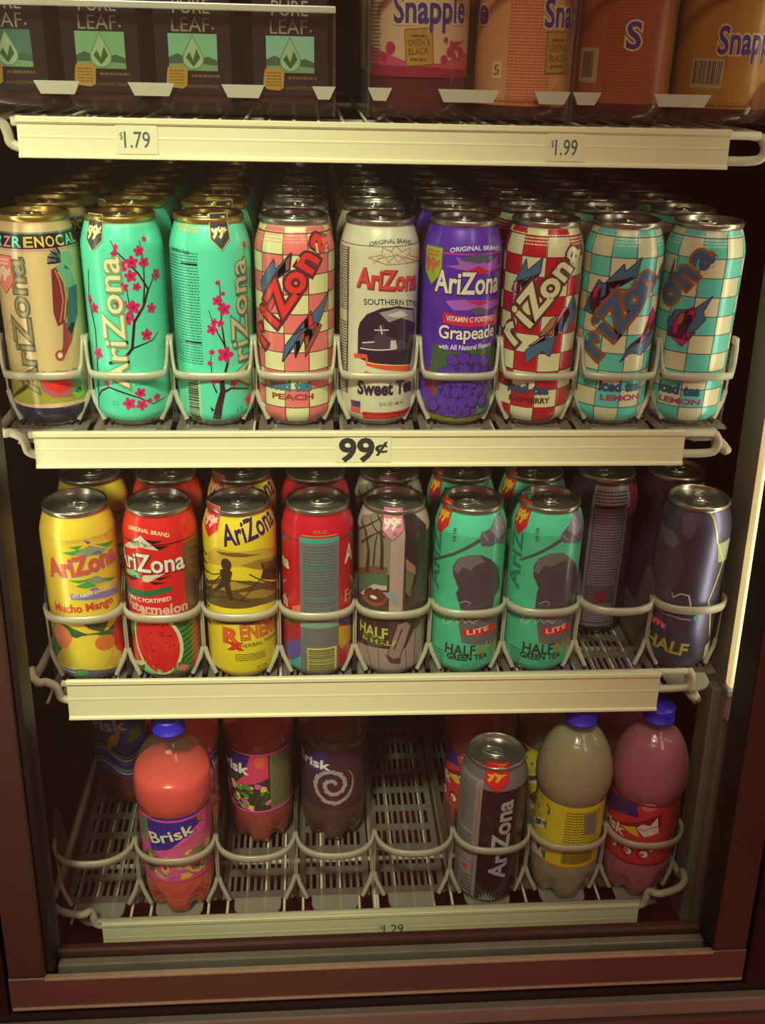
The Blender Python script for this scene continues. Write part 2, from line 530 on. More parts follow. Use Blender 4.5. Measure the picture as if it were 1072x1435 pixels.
# ------------------------------------------------------------------ the glass door
door = empty('cooler_door', (0.04, -0.095, -0.424))
tag(door, 'closed glass cooler door with maroon metal frame in front of the drinks', 'cooler door')
DX0, DX1, DZ0, DZ1 = -0.2995, 0.3795, -0.3865, 0.62       # opening
SW = 0.0365
def dloc(bm):
    bmesh.ops.translate(bm, verts=bm.verts[:], vec=(-0.04, 0.095, 0.424)); return bm
def door_part(name, bm, m, label=None, smooth=False):
    o = mesh_obj(name, dloc(bm), m, door, smooth)
    if label: o['label'] = label
    return o
bm = bmesh.new(); bevbox(bm, DX0-SW, DX0, -0.095, -0.050, DZ0-0.0005, DZ1+SW, 0.003); door_part('stile', bm, M_MAROON)
bm = bmesh.new(); bevbox(bm, DX1, DX1+SW, -0.095, -0.050, DZ0-0.0005, DZ1+SW, 0.003); door_part('stile', bm, M_MAROON)
bm = bmesh.new()
extrude_profile(bm, [(-0.095, DZ0-0.0385), (-0.095, DZ0-0.002), (-0.094, DZ0-0.001), (-0.089, DZ0-0.001), (-0.0885, DZ0-0.002), (-0.0885, -0.4135), (-0.050, -0.4135), (-0.050, DZ0-0.0385)], DX0-SW, DX1+SW)
door_part('bottom_rail', bm, M_MAROON2)
bm = bmesh.new(); bevbox(bm, DX0-SW, DX1+SW, -0.095, -0.050, DZ1, DZ1+SW, 0.002); door_part('top_rail', bm, M_MAROON)
bm = bmesh.new()
bevbox(bm, DX0-0.001, DX1+0.001, -0.0972, -0.090, DZ0-0.0032, DZ0+0.0002, 0.001)
bevbox(bm, DX0-SW+0.001, DX1+SW-0.001, -0.0972, -0.090, DZ0-0.0392, DZ0-0.0365, 0.001)
door_part('edge_trim', bm, M_EDGE, 'thin worn bright metal edges')
# black rubber gasket all round the pane, wavy inner lip at the bottom
GW = 0.0085
bm = bmesh.new()
for a, b, yf in ((DX0, DX0+0.006, -0.088), (DX1-0.0012, DX1, -0.0945)):
    bevbox(bm, a, b, yf, -0.0545, DZ0, DZ1, 0.0005)
rnd = random.Random(4)
top = [(DX0 + (DX1-DX0)*i/60, -0.4005 + rnd.uniform(-0.0008, 0.0008)) for i in range(61)]
prev = None
for x, z in top:
    ring = [bm.verts.new((x, -0.088, -0.413)), bm.verts.new((x, -0.077, -0.413)), bm.verts.new((x, -0.077, z)), bm.verts.new((x, -0.088, z))]
    if prev:
        for k in range(4): bm.faces.new((prev[k], prev[(k+1)%4], ring[(k+1)%4], ring[k]))
    prev = ring
door_part('gasket', bm, M_GASKET)
bm = bmesh.new()
for a, b, z0, z1 in ((DX0+0.0065, DX1-0.0015, -0.4125, -0.3905),):
    bevbox(bm, a, b, -0.0755, -0.0650, z0, z1, 0.0015)
door_part('glass_spacer', bm, [M_ALU], 'grey metal strip along the glass edge')
bm = bmesh.new()
box(bm, DX0+0.0065, DX1-0.0015, -0.064, -0.0505, -0.413, -0.3865)
door_part('inner_sill', bm, pbr('inner_sill', (0.075, 0.022, 0.020), rough=0.5))
bm = bmesh.new(); box(bm, DX0+0.0065, DX1-0.0015, -0.0765, -0.0757, -0.412, DZ1)
door_part('glass_pane', bm, M_GLASS)

# lamps behind the door stiles
def strip_lamp(name, x, y, z0, z1, label, wide=1.0):
    e = empty(name, (x, y, z0)); tag(e, label, 'lamp', 'vertical lamps inside the door frame')
    bm = bmesh.new(); lathe(bm, [(0.0075, 0.012), (0.0075, z1-z0-0.012)], 16, cap0=True, cap1=True)
    bmesh.ops.scale(bm, vec=(wide, 1, 1), verts=bm.verts[:])
    mesh_obj('tube', bm, pbr('lamp_tube', (0.8, 0.8, 0.7), emit=(1.0, 0.92, 0.66), es=TUBE_POWER), e)
    for zz in (0, z1-z0-0.012):
        bm = bmesh.new(); bevbox(bm, -0.011, 0.011, -0.010, 0.012, zz, zz+0.0118, 0.002); mesh_obj('lamp_holder', bm, M_POST, e, False)
    return e
strip_lamp('fluorescent_lamp', -0.326, -0.020, -0.10, 0.60, 'slim fluorescent lamp upright behind the left door stile')
strip_lamp('fluorescent_lamp', 0.4335, -0.020, -0.14, 0.60, 'fluorescent lamp widened for a broad can highlight, upright behind the right door stile', 2.4)  # unseen tube, stretched wide to put a broad highlight on the end can
e = empty('light_cover', (0.422, 0.014, -0.142)); tag(e, 'long glowing lamp cover on the right hand post beside the cans', 'lamp cover')
bm = bmesh.new(); bevbox(bm, -0.0135, 0.030, 0.0, 0.0145, 0.0, 0.75, 0.003)
mesh_obj('lens', bm, pbr('lit_lens', ink_rgb(220, 200, 150), rough=0.4, emit=(1.0, 0.74, 0.30), es=0.62), e, False)
bm = bmesh.new(); bevbox(bm, -0.0155, 0.030, 0.0, 0.0152, -0.010, -0.0005, 0.002); mesh_obj('end_cap', bm, M_POST, e, False)
bm = bmesh.new()
plate_yz(bm, [(0.0, -0.0105), (0.012, -0.0105), (0.012, -0.040), (0.004, -0.040)], -0.010, 0.028)
mesh_obj('bracket', bm, M_CREAM, e, False)

# ------------------------------------------------------------------ wire shelves
SHELF = {0: (-0.2710, 0.3280, 0.4126, 0.0325), 1: (-0.2828, 0.3202, 0.1467, 0.0342), 2: (-0.2755, 0.3248, -0.1085, 0.0443), 3: (-0.2633, 0.3325, -0.4040, 0.0430)}
SHELF_NAME = {0: 'top', 1: 'second', 2: 'third', 3: 'bottom'}
SHELF_HOLDS = {0: 'under the boxy tea bottles', 1: 'under the upper row of tall cans', 2: 'under the lower row of tall cans', 3: 'under the soft drink bottles at the bottom'}
def make_shelf(row):
    x0, x1, zt, h = SHELF[row]
    base = empty('wire_shelf', (0.025, 0.0, DECK[row]), (S, 0, 0))
    tag(base, 'white coated wire shelf sloping forward ' + SHELF_HOLDS[row], 'shelf')
    bm = bmesh.new()
    z = -0.0060
    x = -0.325
    while x < 0.335:
        tube(bm, [(x, 0.012, z), (x, 0.66, z)], 0.0016, 6); x += 0.0212
    for y in (0.10, 0.35, 0.62): tube(bm, [(-0.335, y, z-0.0048), (0.345, y, z-0.0048)], 0.0030, 8)
    tube(bm, [(0.012, 0.012, z-0.0048), (0.012, 0.66, z-0.0048)], 0.0032, 8)
    mesh_obj('wire_deck', bm, M_WIRE, base)
    # frame rail: side arm, jog down and in, front rail, and back the other side
    u = zt - DECK[row]
    zs = max(u - 0.004, -0.0065); zf = u - 0.026; wo = 0.040
    if row == 3: zs = 0.022; zf = u - 0.012; wo = 0.0590
    lx0, lx1 = x0-0.025, x1-0.025
    def arm(sg, xe):
        return [(xe+sg*wo, 0.66, -0.009), (xe+sg*wo, 0.10, zs*0.3-0.004), (xe+sg*wo, 0.030, zs), (xe+sg*(wo-0.010), 0.008, zs), (xe+sg*0.022, -0.002 if row == 3 else 0.008, zs), (xe+sg*0.0125, 0.006, zs-0.004), (xe+sg*0.010, 0.006, (zs+zf)/2), (xe+sg*0.008, 0.006, zf+0.004), (xe-sg*0.002, 0.006, zf)]
    if row == 3:
        path = smooth_path(arm(-1, lx0), 6) + smooth_path(arm(1, lx1), 6)[::-1]
        top = lx1+0.004
    else:
        hair = [(lx1-0.004, 0.006, zf), (lx1+0.020, 0.006, zf), (lx1+0.033, 0.006, zf+0.002), (lx1+0.037, 0.007, (zf+u)/2-0.003), (lx1+0.034, 0.010, u-0.008), (lx1+0.040, 0.020, -0.0125), (lx1+0.048, 0.060, -0.0125), (lx1+0.048, 0.66, -0.0125)]
        path = smooth_path(arm(-1, lx0), 6) + smooth_path(hair, 6)
        top = lx1+0.030
    bm = bmesh.new(); tube(bm, path, 0.0042, 10); mesh_obj('frame_rail', bm, M_WIRE, base)
    bm = bmesh.new(); tube(bm, [(lx0-0.006, 0.006, u-0.005), (top, 0.006, u-0.005)], 0.0036, 10); mesh_obj('front_rail', bm, M_WIRE, base)
    # price strip: shallow channel with rolled lips
    st = empty('price_strip', ((x0+x1)/2, 0.0, zt))
    hw = (x1-x0)/2
    bm = bmesh.new()
    prof = [(0.0, 0.0), (-0.0035, 0.0), (-0.0042, -0.0008), (-0.0042, -0.0042), (-0.0034, -0.0052), (-0.0020, -0.0060), (-0.0019, -h*0.45), (-0.0022, -h*0.47), (-0.0022, -h*0.50), (-0.0020, -h*0.52), (-0.0021, -h+0.004), (-0.0040, -h+0.0025), (-0.0042, -h+0.0006), (-0.0034, -h), (0.0, -h)]
    extrude_profile(bm, prof, -hw, hw)
    o = mesh_obj('moulding', bm, M_CREAM, st, False)
    if row == 2: st.rotation_euler = (0, math.radians(0.45), 0)
    return st, hw, h
def price_label(st, x, h, txt, cap, wide, m, w, sup=None, y=-0.0027):
    a = Art()
    a.rect(x-w/2, -h*1000+4.5, x+w/2, -5.5, M_TAG, 1)
    zmid = -h*500-0.5
    if sup:
        a.text(sup, x-wide/2-3.6, zmid+cap*0.02, 2.6, cap*0.42, m, 2, 0, 0.0)
    if txt == '99':
        a.text('99', x-wide*0.5, zmid-cap/2, wide*0.72, cap, m, 2, 0, 0.035)
        a.text('\u00a2', x+wide*0.27, zmid-cap*0.12, wide*0.24, cap*0.52, m, 2, 0, 0.025)
    else:
        a.text(txt, x-wide/2, zmid-cap/2, wide, cap, m, 2, 0, 0.008)
    bm = a.flat()
    bmesh.ops.translate(bm, verts=bm.verts[:], vec=(0, y, 0))
    o = mesh_obj('price_label', bm, a.mats, st, False); o['label'] = 'paper price label with printed figures'
st, hw, h = make_shelf(0)
tag(st, 'long cream price strip on the top shelf edge, marked $1.79 and $1.99', 'price strip')
price_label(st, -0.1745*1000-28.5, h, '1.79', 12.5, 21, M_TAGGREY, 34, '$')
price_label(st, 0.1555*1000+1.5, h, '1.99', 12.5, 19, M_TAGGREY, 34, '$')
st, hw, h = make_shelf(1)
tag(st, 'long cream price strip marked 99\u00a2 between the two rows of cans', 'price strip')
price_label(st, -3.5, h, '99', 21, 43, M_TAGINK, 52)
st, hw, h = make_shelf(2)
tag(st, 'blank cream price strip below the lower row of cans', 'price strip')
st, hw, h = make_shelf(3)
tag(st, 'cream price strip on the bottom shelf, marked $1.29 and partly hidden by the door', 'price strip')
price_label(st, 20, h, '1.29', 12.0, 22, M_TAGGREY, 36, '$')

# ------------------------------------------------------------------ tall cans
CAN_R = 36.6
CAN_PROF = [(25.5, 0.0), (27.5, 0.4), (29.5, 3.0), (33.0, 7.5), (35.8, 11.5), (36.6, 15.0), (36.6, 60.0), (36.6, 120.0), (36.6, 164.0), (36.2, 168.0), (35.0, 173.0), (33.4, 178.5), (31.6, 183.5), (30.4, 186.5), (30.2, 188.0)]
def can_r(v):
    P = CAN_PROF
    if v <= P[0][1]: return P[0][0]
    for (r0, z0), (r1, z1) in zip(P, P[1:]):
        if v <= z1: return r0+(r1-r0)*(v-z0)/(z1-z0)
    return P[-1][0]

def lid_mesh():
    bm = bmesh.new()
    prof = [(30.0, 186.8), (31.2, 187.6), (31.6, 189.5), (31.5, 191.8), (30.7, 192.8), (29.6, 192.6), (28.9, 191.0), (28.3, 186.0), (27.2, 185.2), (26.2, 186.0), (25.6, 188.0), (24.6, 188.4), (0.01, 188.4)]
    lathe(bm, [(r/1000, z/1000) for r, z in prof], 56, cap0=False)
    # raised score line of the pouring mouth
    pts = [Vector((0.0105*math.cos(t), -0.0125+0.0080*math.sin(t), 0.1886)) for t in [2*PI*k/20 for k in range(21)]]
    tube(bm, pts, 0.0004, 5, cap=False)
    return bm
def tab_mesh():
    bm = bmesh.new()
    def loop(rx, ry, cy, n=24):
        return [(rx*math.copysign(abs(math.cos(2*PI*k/n))**0.8, math.cos(2*PI*k/n)), cy+ry*math.copysign(abs(math.sin(2*PI*k/n))**0.8, math.sin(2*PI*k/n))) for k in range(n)]
    o = loop(0.0078, 0.0122, 0.004); i = loop(0.0048, 0.0050, 0.0085)
    z0, z1 = 0.1892, 0.1906
    rings = [[bm.verts.new((x, y, z)) for x, y in L] for L, z in ((o, z0), (o, z1), (i, z1), (i, z0))]
    n = len(o)
    for a in range(4):
        A, B = rings[a], rings[(a+1) % 4]
        for k in range(n): bm.faces.new((A[k], A[(k+1)%n], B[(k+1)%n], B[k]))
    lathe_b = bmesh.new(); lathe(lathe_b, [(0.0026, 0.1885), (0.0026, 0.1912), (0.0018, 0.1916), (0.0001, 0.1917)], 14)
    merge(bm, lathe_b)
    bmesh.ops.recalc_face_normals(bm, faces=bm.faces[:])
    return bm
def to_mesh(name, bm, mats, smooth=True):
    me = bpy.data.meshes.new(name); bm.normal_update(); bm.to_mesh(me); bm.free()
    for m in mats: me.materials.append(m)
    if smooth:
        for p in me.polygons: p.use_smooth = True
    return me
LID = {}
for key, lm, tm in (('silver', M_LID, M_TAB), ('gold', M_GOLD, M_GTAB)):
    LID[key] = (to_mesh('lid', lid_mesh(), [lm]), to_mesh('pull_tab', tab_mesh(), [tm]))

def can_body(art, base, bands=(), checks=None, lower=None):
    """bands: list of (v0, v1, material); checks: (rows height mm, v offset, columns, phase deg, mat a, mat b, line)"""
    mats = [base]
    def mi(m):
        if m not in mats: mats.append(m)
        return mats.index(m)
    cuts = {z for _, z in CAN_PROF}
    for v0, v1, _m in bands: cuts |= {v0, v1}
    if checks:
        rh, v0, nc, ph, ma, mb, ln = checks
        k = v0
        while k < 188:
            if k > 0: cuts.add(k)
            k += rh
    zs = sorted(c for c in cuts if 0 <= c <= 188.0)
    prof = [(can_r(z)/1000, z/1000) for z in zs]
    n = 120
    def matf(i, k):
        v = (zs[i]+zs[i+1])/2
        for v0, v1, m in bands:
            if v0 <= v <= v1: return mi(m)
        if checks:
            ang = (k+0.5)*360.0/n + checks[3]
            return mi(ma) if (int(math.floor((v-checks[1])/rh)) + int(math.floor((ang % 360)/(360.0/nc)))) % 2 == 0 else mi(mb)
        return 0
    bm = bmesh.new()
    lathe(bm, prof, n, matf=matf)
    if checks:
        k = checks[1]
        while k < 184:
            if k > 6: art.rect(-112, k-0.45, 112, k+0.45, checks[6], 1)
            k += rh
        for c in range(nc):
            u = ((c*360.0/nc - checks[3] + 180) % 360 - 180)*PI/180*CAN_R
            art.rect(u-0.45, 7, u+0.45, 184, checks[6], 1)
    if art:
        abm = art.wrap(can_r, 0.00010, 4.0, 160, 190, 4.0)
        join_art(bm, mats, abm, art.mats)
    return to_mesh('body', bm, mats)

W_ = ink(205, 198, 150); CREAM_I = ink(215, 205, 150); BLK = ink(26, 18, 24); DK = ink(60, 25, 28)
RED = ink(200, 32, 30); MINT = ink(84, 208, 158); DMINT = ink(52, 150, 120)
YEL = ink(225, 190, 45); TEAL = ink(60, 105, 120); PINK = ink(205, 30, 105); OLIVE = ink(150, 125, 50)
GREY = ink(120, 120, 105); NAVY = ink(38, 34, 52); VIOLET = ink(84, 42, 150); WHT = ink(222, 216, 186)
BODY = {}

# --- beige can with the dancer
a = Art()
GB = ink(120, 105, 60)
a.rect(-110, 165.5, 110, 177.5, BLK, 1)
for ch, p, m in (('R', -27, MINT), ('Z', -17.5, ink(215, 130, 120)), ('R', -8, MINT), ('E', 2.5, ink(190, 160, 70)), ('N', 12, ink(205, 175, 60)), ('O', 21.5, ink(205, 175, 60)), ('C', 31, ink(200, 190, 90)), ('A', 41, MINT), ('L', 50, ink(205, 175, 60))):
    a.text(ch, p, 167.0, 7.5, 8.5, m, 2, 0, 0.02, anchor='c')
a.rect(-110, 163, 110, 165.5, ink(190, 140, 120), 1); a.rect(-110, 177.5, 110, 179, ink(90, 110, 90), 1)
a.badge(-25.5, 142, 22, 34, ink(215, 120, 95), ink(225, 190, 140), ink(150, 60, 55))
a.logo('AriZona', -3.4,35.2, 122, 19, OLIVE, ink(70, 90, 70), 2, PI/2, 0.0, 0.05)
for r in (9, 7): a.outline([(-23+r*math.cos(t*0.5), 92+r*math.sin(t*0.5)) for t in range(13)], 0.5, GB, 1)
a.text('TO', -23, 89.5, 7, 4, GB, 2, 0.2, 0, anchor='c')
# feathered dancer
ft = ink(70, 120, 105); rb = ink(125, 45, 45); sk = ink(125, 165, 125)
base = [(31.8,156.1)]
for k in range(7):
    ang = PI*0.62 + k*0.21
    bu, bv = 31.5,153.7
    a.stroke([(bu, bv), (bu+9*math.cos(ang), bv+9*math.sin(ang)), (bu+15*math.cos(ang), bv+13*math.sin(ang))], 3.0, ft if k % 2 else DK, 2, 1.6)
a.poly([(29.5,161.6),(38.9,161.3),(42.4,152.3),(37.9,144.6),(29,148.1)], sk, 3)
a.poly([(22.3,149),(30.8,152.1),(40.6,142),(42.5,128.7),(38.2,116.6),(31.2,126.5),(24.1,136.1)], ink(110, 160, 125), 3)
a.poly([(19.3,147.2),(23.7,148.4),(31.6,129.7),(31.5,109.2),(26.5,99.1),(19.5,96.8),(17,109.1)], rb, 4)
a.poly([(34.2,129.2),(45.1,130.4),(41.9,104.8),(32.6,86.9),(27.6,92.3),(30.8,109.3)], ink(45, 95, 100), 4)
a.poly([(24.7,99.4),(36.8,97.1),(32,82.5),(24.3,70.5),(18,64.7),(22.4,79.8)], ink(150, 60, 55), 4)
a.stroke([(25.1,144.5),(29.8,135.3),(30.7,122.3),(26.3,101.3)], 1.6, ink(190, 150, 60), 5)
a.stroke([(22.6,146.4),(26,133.7),(27,118.6),(22,99.8)], 1.2, ink(200, 120, 100), 5)
a.ell(18.6,69.6, 4.5, 5, ink(160, 70, 60), 4); a.ell(18.6,69.6, 2.3, 2.6, CREAM_I, 5)
# lower scene
a.poly([(-47.3,45.6),(-16.5,53.5),(-4.4,45.5),(-22.9,32.9),(-47.3,19.5),(-47.3,28)], ink(150, 140, 45), 1)
a.poly([(-47.4,20.4),(-2.3,53.6),(14.9,56.1),(35.9,48.6),(45,40.1),(43,24.2),(3,24.8),(-28.7,22.3)], ink(155, 148, 48), 1)
a.stroke([(-47.3,20.7),(-20.7,36.8),(3.3,55.8)], 1.0, DK, 3)
a.stroke([(-18.1,52.2),(-19,38.3)], 1.0, DK, 3)
a.poly([(-1.9,47.9),(9.6,55.5),(23.6,54.7),(36,49.7),(38.6,35),(25.4,28.9),(7.8,30.3),(-0.9,37.6)], ink(165, 90, 85), 2)
a.poly([(0.8,46.7),(10.4,53.1),(20.6,48.4),(26.5,38),(14.7,34.3),(4.5,38.6)], ink(215, 45, 40), 3)
a.ell(8.2,48.8, 5, 4, ink(120, 110, 40), 4)
a.poly([(28.6,56),(41.4,52.9),(42,34),(33.4,30.5),(26.1,34.6),(29.8,44.3)], ink(110, 140, 100), 3)
a.poly([(25.8,32.4),(39.1,38.3),(40,28.7),(31.3,25.2)], ink(110, 190, 60), 3)
a.ell(-39.8,47.4, 6, 6, ink(200, 60, 85), 2)
a.rect(-110, 20.5, 110, 23.5, ink(215, 170, 130), 2)
a.text('23 FL OZ', 16.2,18.9, 16, 3, ink(130, 130, 110), 3)
BODY['A'] = can_body(a, ink(200, 172, 112), [(0, 3.0, foil(150, 150, 130)), (3.0, 21, NAVY), (179, 188, ink(190, 160, 105))])

# --- mint blossom can, front panel
BR = ink(58, 26, 30); BL = ink(205, 32, 92); BLC = ink(150, 20, 60)
def blossom_front(a):
    a.logo('AriZona', 2.1,40.6, 119, 20, ink(226, 218, 150), ink(120, 150, 95), 5, PI/2, 0.01, 0.06, 0.6, -0.8)
    for pts, w, w1 in (([(-15.3,62.5),(0.1,68),(7.6,77.2),(11.3,101.4),(21.2,115.6),(26.7,129.6)], 3.0, 2.2), ([(26.7,129.6),(18,144.9),(7.5,157),(-0.4,165.8),(-3.8,173.5)], 2.0, 0.7), ([(20.7,115.2),(23.1,132.6),(24,153.7),(22.1,172.6)], 1.8, 0.7), ([(27.2,129.5),(33.6,139.6),(38,145.3)], 1.4, 0.7), ([(11.3,101.4),(8.3,116.8),(6.8,131.8)], 1.6, 0.7), ([(7.6,77.2),(16.1,79.9),(27,82.7),(34.6,89)], 1.6, 0.7), ([(-39.7,4.8),(-34.4,26.7),(-27.7,34.3),(-16.5,39.9)], 2.6, 1.6), ([(-17.8,39.7),(-2.7,35.2),(10,30.2),(23.2,22.3),(38.1,25.7)], 1.8, 0.7), ([(-30.3,146),(-34.3,117.5),(-28.4,92.3),(-29.5,69.6),(-34.4,26.7)], 1.3, 2.0), ([(-28.4,92.3),(-30.7,107.2),(-30.7,122.5)], 0.9, 0.6)):
        a.stroke(pts, w, BR, 2, w1)
    for (u, v), r in zip([(0.3,168.4),(-1.3,162.2),(2.9,151.3),(13,154.7),(24.4,153.6),(11.4,142.8),(20.3,164.1),(27.4,173.5),(36.9,141.2),(4.4,132.9),(15.9,133),(0.5,118),(11.3,114.9),(28.8,112.3),(5.3,105.2),(21.8,88.7),(-26.3,112.4),(-32.5,119.5),(-27.5,70.5),(11.7,34.7),(0.9,24.8),(12.1,22.9),(27.6,28),(19.9,26),(-38.8,47.8),(-19.7,42.9)], (2.4, 3, 5.5, 5.2, 4.6, 5, 4.4, 2.4, 5, 4.2, 3.6, 5.2, 5.8, 4.6, 5.4, 5, 4.6, 3.6, 5.4, 4.6, 5.4, 4.8, 3.6, 2.6, 4, 3)):
        a.blossom(u, v, r, BL, BLC, 3, u*0.7)
def price_flash(a, u, v):
    a.badge(u, v, 19, 31, ink(60, 62, 58), ink(226, 205, 140), ink(200, 175, 110), 6)
a = Art()
blossom_front(a)
price_flash(a, -20.9,178.8)
a.text('GINSENG', 8.2,48.9, 20, 3.2, DMINT, 2, 0, 0.02)
a.lines(7.6,42, 27.6,43.7, 2, DMINT, 2, 0.5, 8)
for pp in ([(-15.7,22.5)],): a.text('23', pp[0][0], pp[0][1], 6, 4, DMINT, 2)
BODY['B'] = can_body(a, MINT, [(0, 6.5, foil(150, 160, 140)), (184, 188, ink(120, 205, 150))])

# --- mint blossom can turned to its facts panel
a = Art()
a.logo('AriZona', 38.3,38.7, 118, 19, ink(190, 180, 130), ink(70, 110, 85), 5, PI/2, 0.01, 0.06, 0.6, -0.8)
for pts, w, w1 in (([(1.9,8.6),(4.7,22.3),(8.7,36.1),(8.2,50.1)], 8, 4.0), ([(8.6,35),(16.9,38.7),(38.8,33.8)], 3, 1.2), ([(7.8,40.9),(14.4,63.3),(12.7,77.1),(10.4,99.7),(10,138.7)], 3.0, 0.8), ([(13.8,77),(4.8,95.5),(-0.8,113.1)], 1.6, 0.6), ([(3.1,35.3),(-0.8,45.8),(-0.7,71)], 1.6, 0.7), ([(28.5,97.3),(33.8,140.3),(38.7,165.1)], 1.2, 0.6), ([(-1,17.6),(-3.1,21.1)], 3, 1)):
    a.stroke(pts, w, BR, 2, w1)
for (u, v), r in zip([(8.4,137.7),(12.7,127.8),(7.3,121.7),(13.2,113.7),(9.3,100.8),(1.6,95.6),(3.6,102.6),(12.5,71.5),(0.3,74.3),(-1.9,64.1),(1.1,49.2),(19.5,43),(37.1,150.5),(38.9,168.2),(38.2,23.3),(25.7,95.6),(39,117.5)], (2.2, 2, 4.2, 5.4, 3.2, 4.6, 3, 7, 2.6, 2.4, 5.6, 3.6, 4, 2.5, 6, 4.4, 5)):
    a.blossom(u, v, r, BL, BLC, 3, u*0.7)
price_flash(a, 13.4,181.3)
u0, v0 = -53.3,55.4; u1, v1 = -8,172.1
a.text('AriZona', -34.4,181.3, 26, 6.5, ink(190, 190, 120), 3, -0.05, 0.03)
a.text('Nutrition Facts', -39.9,163.1, 24, 3.4, BLK, 2, -0.05, 0.02)
a.lines(u0-4, v0+6, u1, v1-8, 40, ink(44, 100, 86), 2, 0.36, 21)
for yy in (430, 655): 
    p0, q0 = -41.7,153.3; p1, q1 = -9.8,156.5
    q = q0 if yy == 430 else q0-76*0.93
    a.rect(-26, q-0.8, p1+1, q+0.8, BLK, 3)
a.lines(-44, 40, -29, 160, 44, ink(56, 140, 112), 2, 0.3, 22)
u0, v0 = -53.3,2.6; u1, v1 = -11.8,53.2
a.barcode(-27, v0+1, u1, v1+1, BLK, ink(160, 200, 150), 2, 7, True)
a.text('23', 20.8,15.1, 7, 4, DMINT, 3)
BODY['B2'] = can_body(a, MINT, [(0, 6.5, foil(150, 160, 140)), (184, 188, ink(120, 205, 150))])

# --- checkered iced tea cans
def checker_art(oid, letters_m, letters_o, b1, b2, b3, sub_m, sub2_m, pts):
    a = Art()
    for poly, m in pts['bolts']: a.bolt(poly, m, ink(50, 38, 50), 2, 0.8)
    p0, p1, h0, h1, rot, word = pts['word']
    n = len(word)
    a.letters(word, p0, p1, h0, h1, letters_m, letters_o, 5, rot, 1.05)
    u, v = pts['iced']
    a.logo('Iced', u, v, 20, 9.5, sub_m, ink(40, 60, 80), 3, 0.0, 0.03, 0.06)
    a.logo('tea', u+25, v-0.3, 15, 9.5, sub_m, ink(40, 60, 80), 3, 0.0, 0.03, 0.06)
    a.text(pts['flav'], u+22, v-9.5, 40, 5.2, sub2_m, 3, 0, 0.04, anchor='c')
    a.lines(u-2, v+13.5, u+48, v+16.5, 1, ink(110, 90, 70), 2, 0.7, 4)
    a.rect(u-2, v+12.3, u+48, v+12.8, ink(110, 90, 70), 2)
    u2, v2 = pts['neck']
    a.lines(-50, 172, 50, 183, 4, pts['neckm'], 2, 0.35, 9)
    return a
RUST = ink(150, 72, 48); STEEL = ink(62, 100, 122)
pts = dict(bolts=[([(-36.4,135.6),(-18.9,158.5),(-17.2,149.2),(-3.1,164.8),(-4.4,150.1),(-22,138),(-14.8,130.2),(-31.4,121.3)], STEEL), ([(-19.8,142.5),(-2,164.8),(-3.8,150.1),(-14.5,142)], RUST), ([(-35.2,118.4),(-25.5,132.1),(-14.8,130.2),(-20,116.5),(-30.5,101.6)], ink(205, 50, 45)), ([(-10,79.8),(2.4,97),(6.8,102.5),(23.8,116.3),(37.7,130.4),(28.1,109),(18.4,92.6),(9.3,77.7),(7.8,86.8),(-0.1,68.9),(-1.1,80.2),(-12.6,64.8)], STEEL), ([(-11.9,64.9),(-1.1,80.2),(0.3,70.1),(8.5,87.9),(9.2,69.7),(26.5,98.1),(18.5,101.5),(4.5,91.4)], RUST), ([(-0.9,90.4),(14.9,112.9),(18.4,94.8),(7.9,96.9)], ink(205, 50, 45))],
  word=([(-28,81.8)][0], [(31.3,168.7)][0], 26, 23, 0.98, 'riZona'), iced=[(-25.5,37.9)][0], flav='PEACH', neck=(0, 0), neckm=ink(225, 150, 110))
a = checker_art('C', ink(212, 50, 44), ink(88, 40, 46), STEEL, RUST, RED, ink(60, 120, 135), ink(150, 60, 50), pts)
BODY['C'] = can_body(a, W_, [(0, 5.5, foil(150, 150, 130)), (185.5, 188, ink(190, 150, 115))], (17.8, 2.6, 10, -20, ink(212, 108, 96), ink(208, 204, 140), ink(92, 44, 42)))
RK = ink(178, 24, 36)
pts = dict(bolts=[([(-37.9,130.2),(-23.6,160.4),(-21.4,150.3),(-8.5,162.9),(-9.5,149.2),(-22.3,132.9),(-19,123.9)], STEEL), ([(-35.4,137.7),(-10.6,147.9),(-14.1,136.1),(-26.6,122.8),(-23.1,113.9),(-34.9,111.8)], ink(210, 120, 125)), ([(-38.6,120.6),(-29.7,127),(-25.7,113.5),(-34.8,102.2)], ink(150, 30, 60)), ([(-17.3,76.1),(1.6,91.9),(13,105.8),(28.1,127.7),(37.4,111.6),(20.7,92.9),(13.2,96.1),(6.1,71),(-1.8,76.1),(-16.6,62.6)], STEEL), ([(-15.2,80),(4.8,96.7),(15.8,117.4),(26.5,113.7),(15.9,93.5),(-1.5,85.8)], ink(210, 120, 125)), ([(-6.6,90.5),(3.8,106.3),(11.6,110.7),(6.5,91.8)], ink(165, 110, 60))],
  word=([(-24.4,84.8)][0], [(28,161.4)][0], 27, 21, 0.95, 'riZona'), iced=[(-32,34.4)][0], flav='RASPBERRY', neck=(0, 0), neckm=ink(235, 205, 150))
a = checker_art('F', ink(205, 202, 150), ink(85, 50, 40), STEEL, RUST, RED, ink(55, 75, 105), ink(85, 40, 36), pts)
BODY['F'] = can_body(a, W_, [(0, 5.5, foil(140, 120, 110)), (186.5, 188, ink(210, 190, 130))], (17.8, 2.6, 10, 8, RK, ink(205, 200, 145), ink(95, 38, 40)))
TK = ink(88, 190, 165)
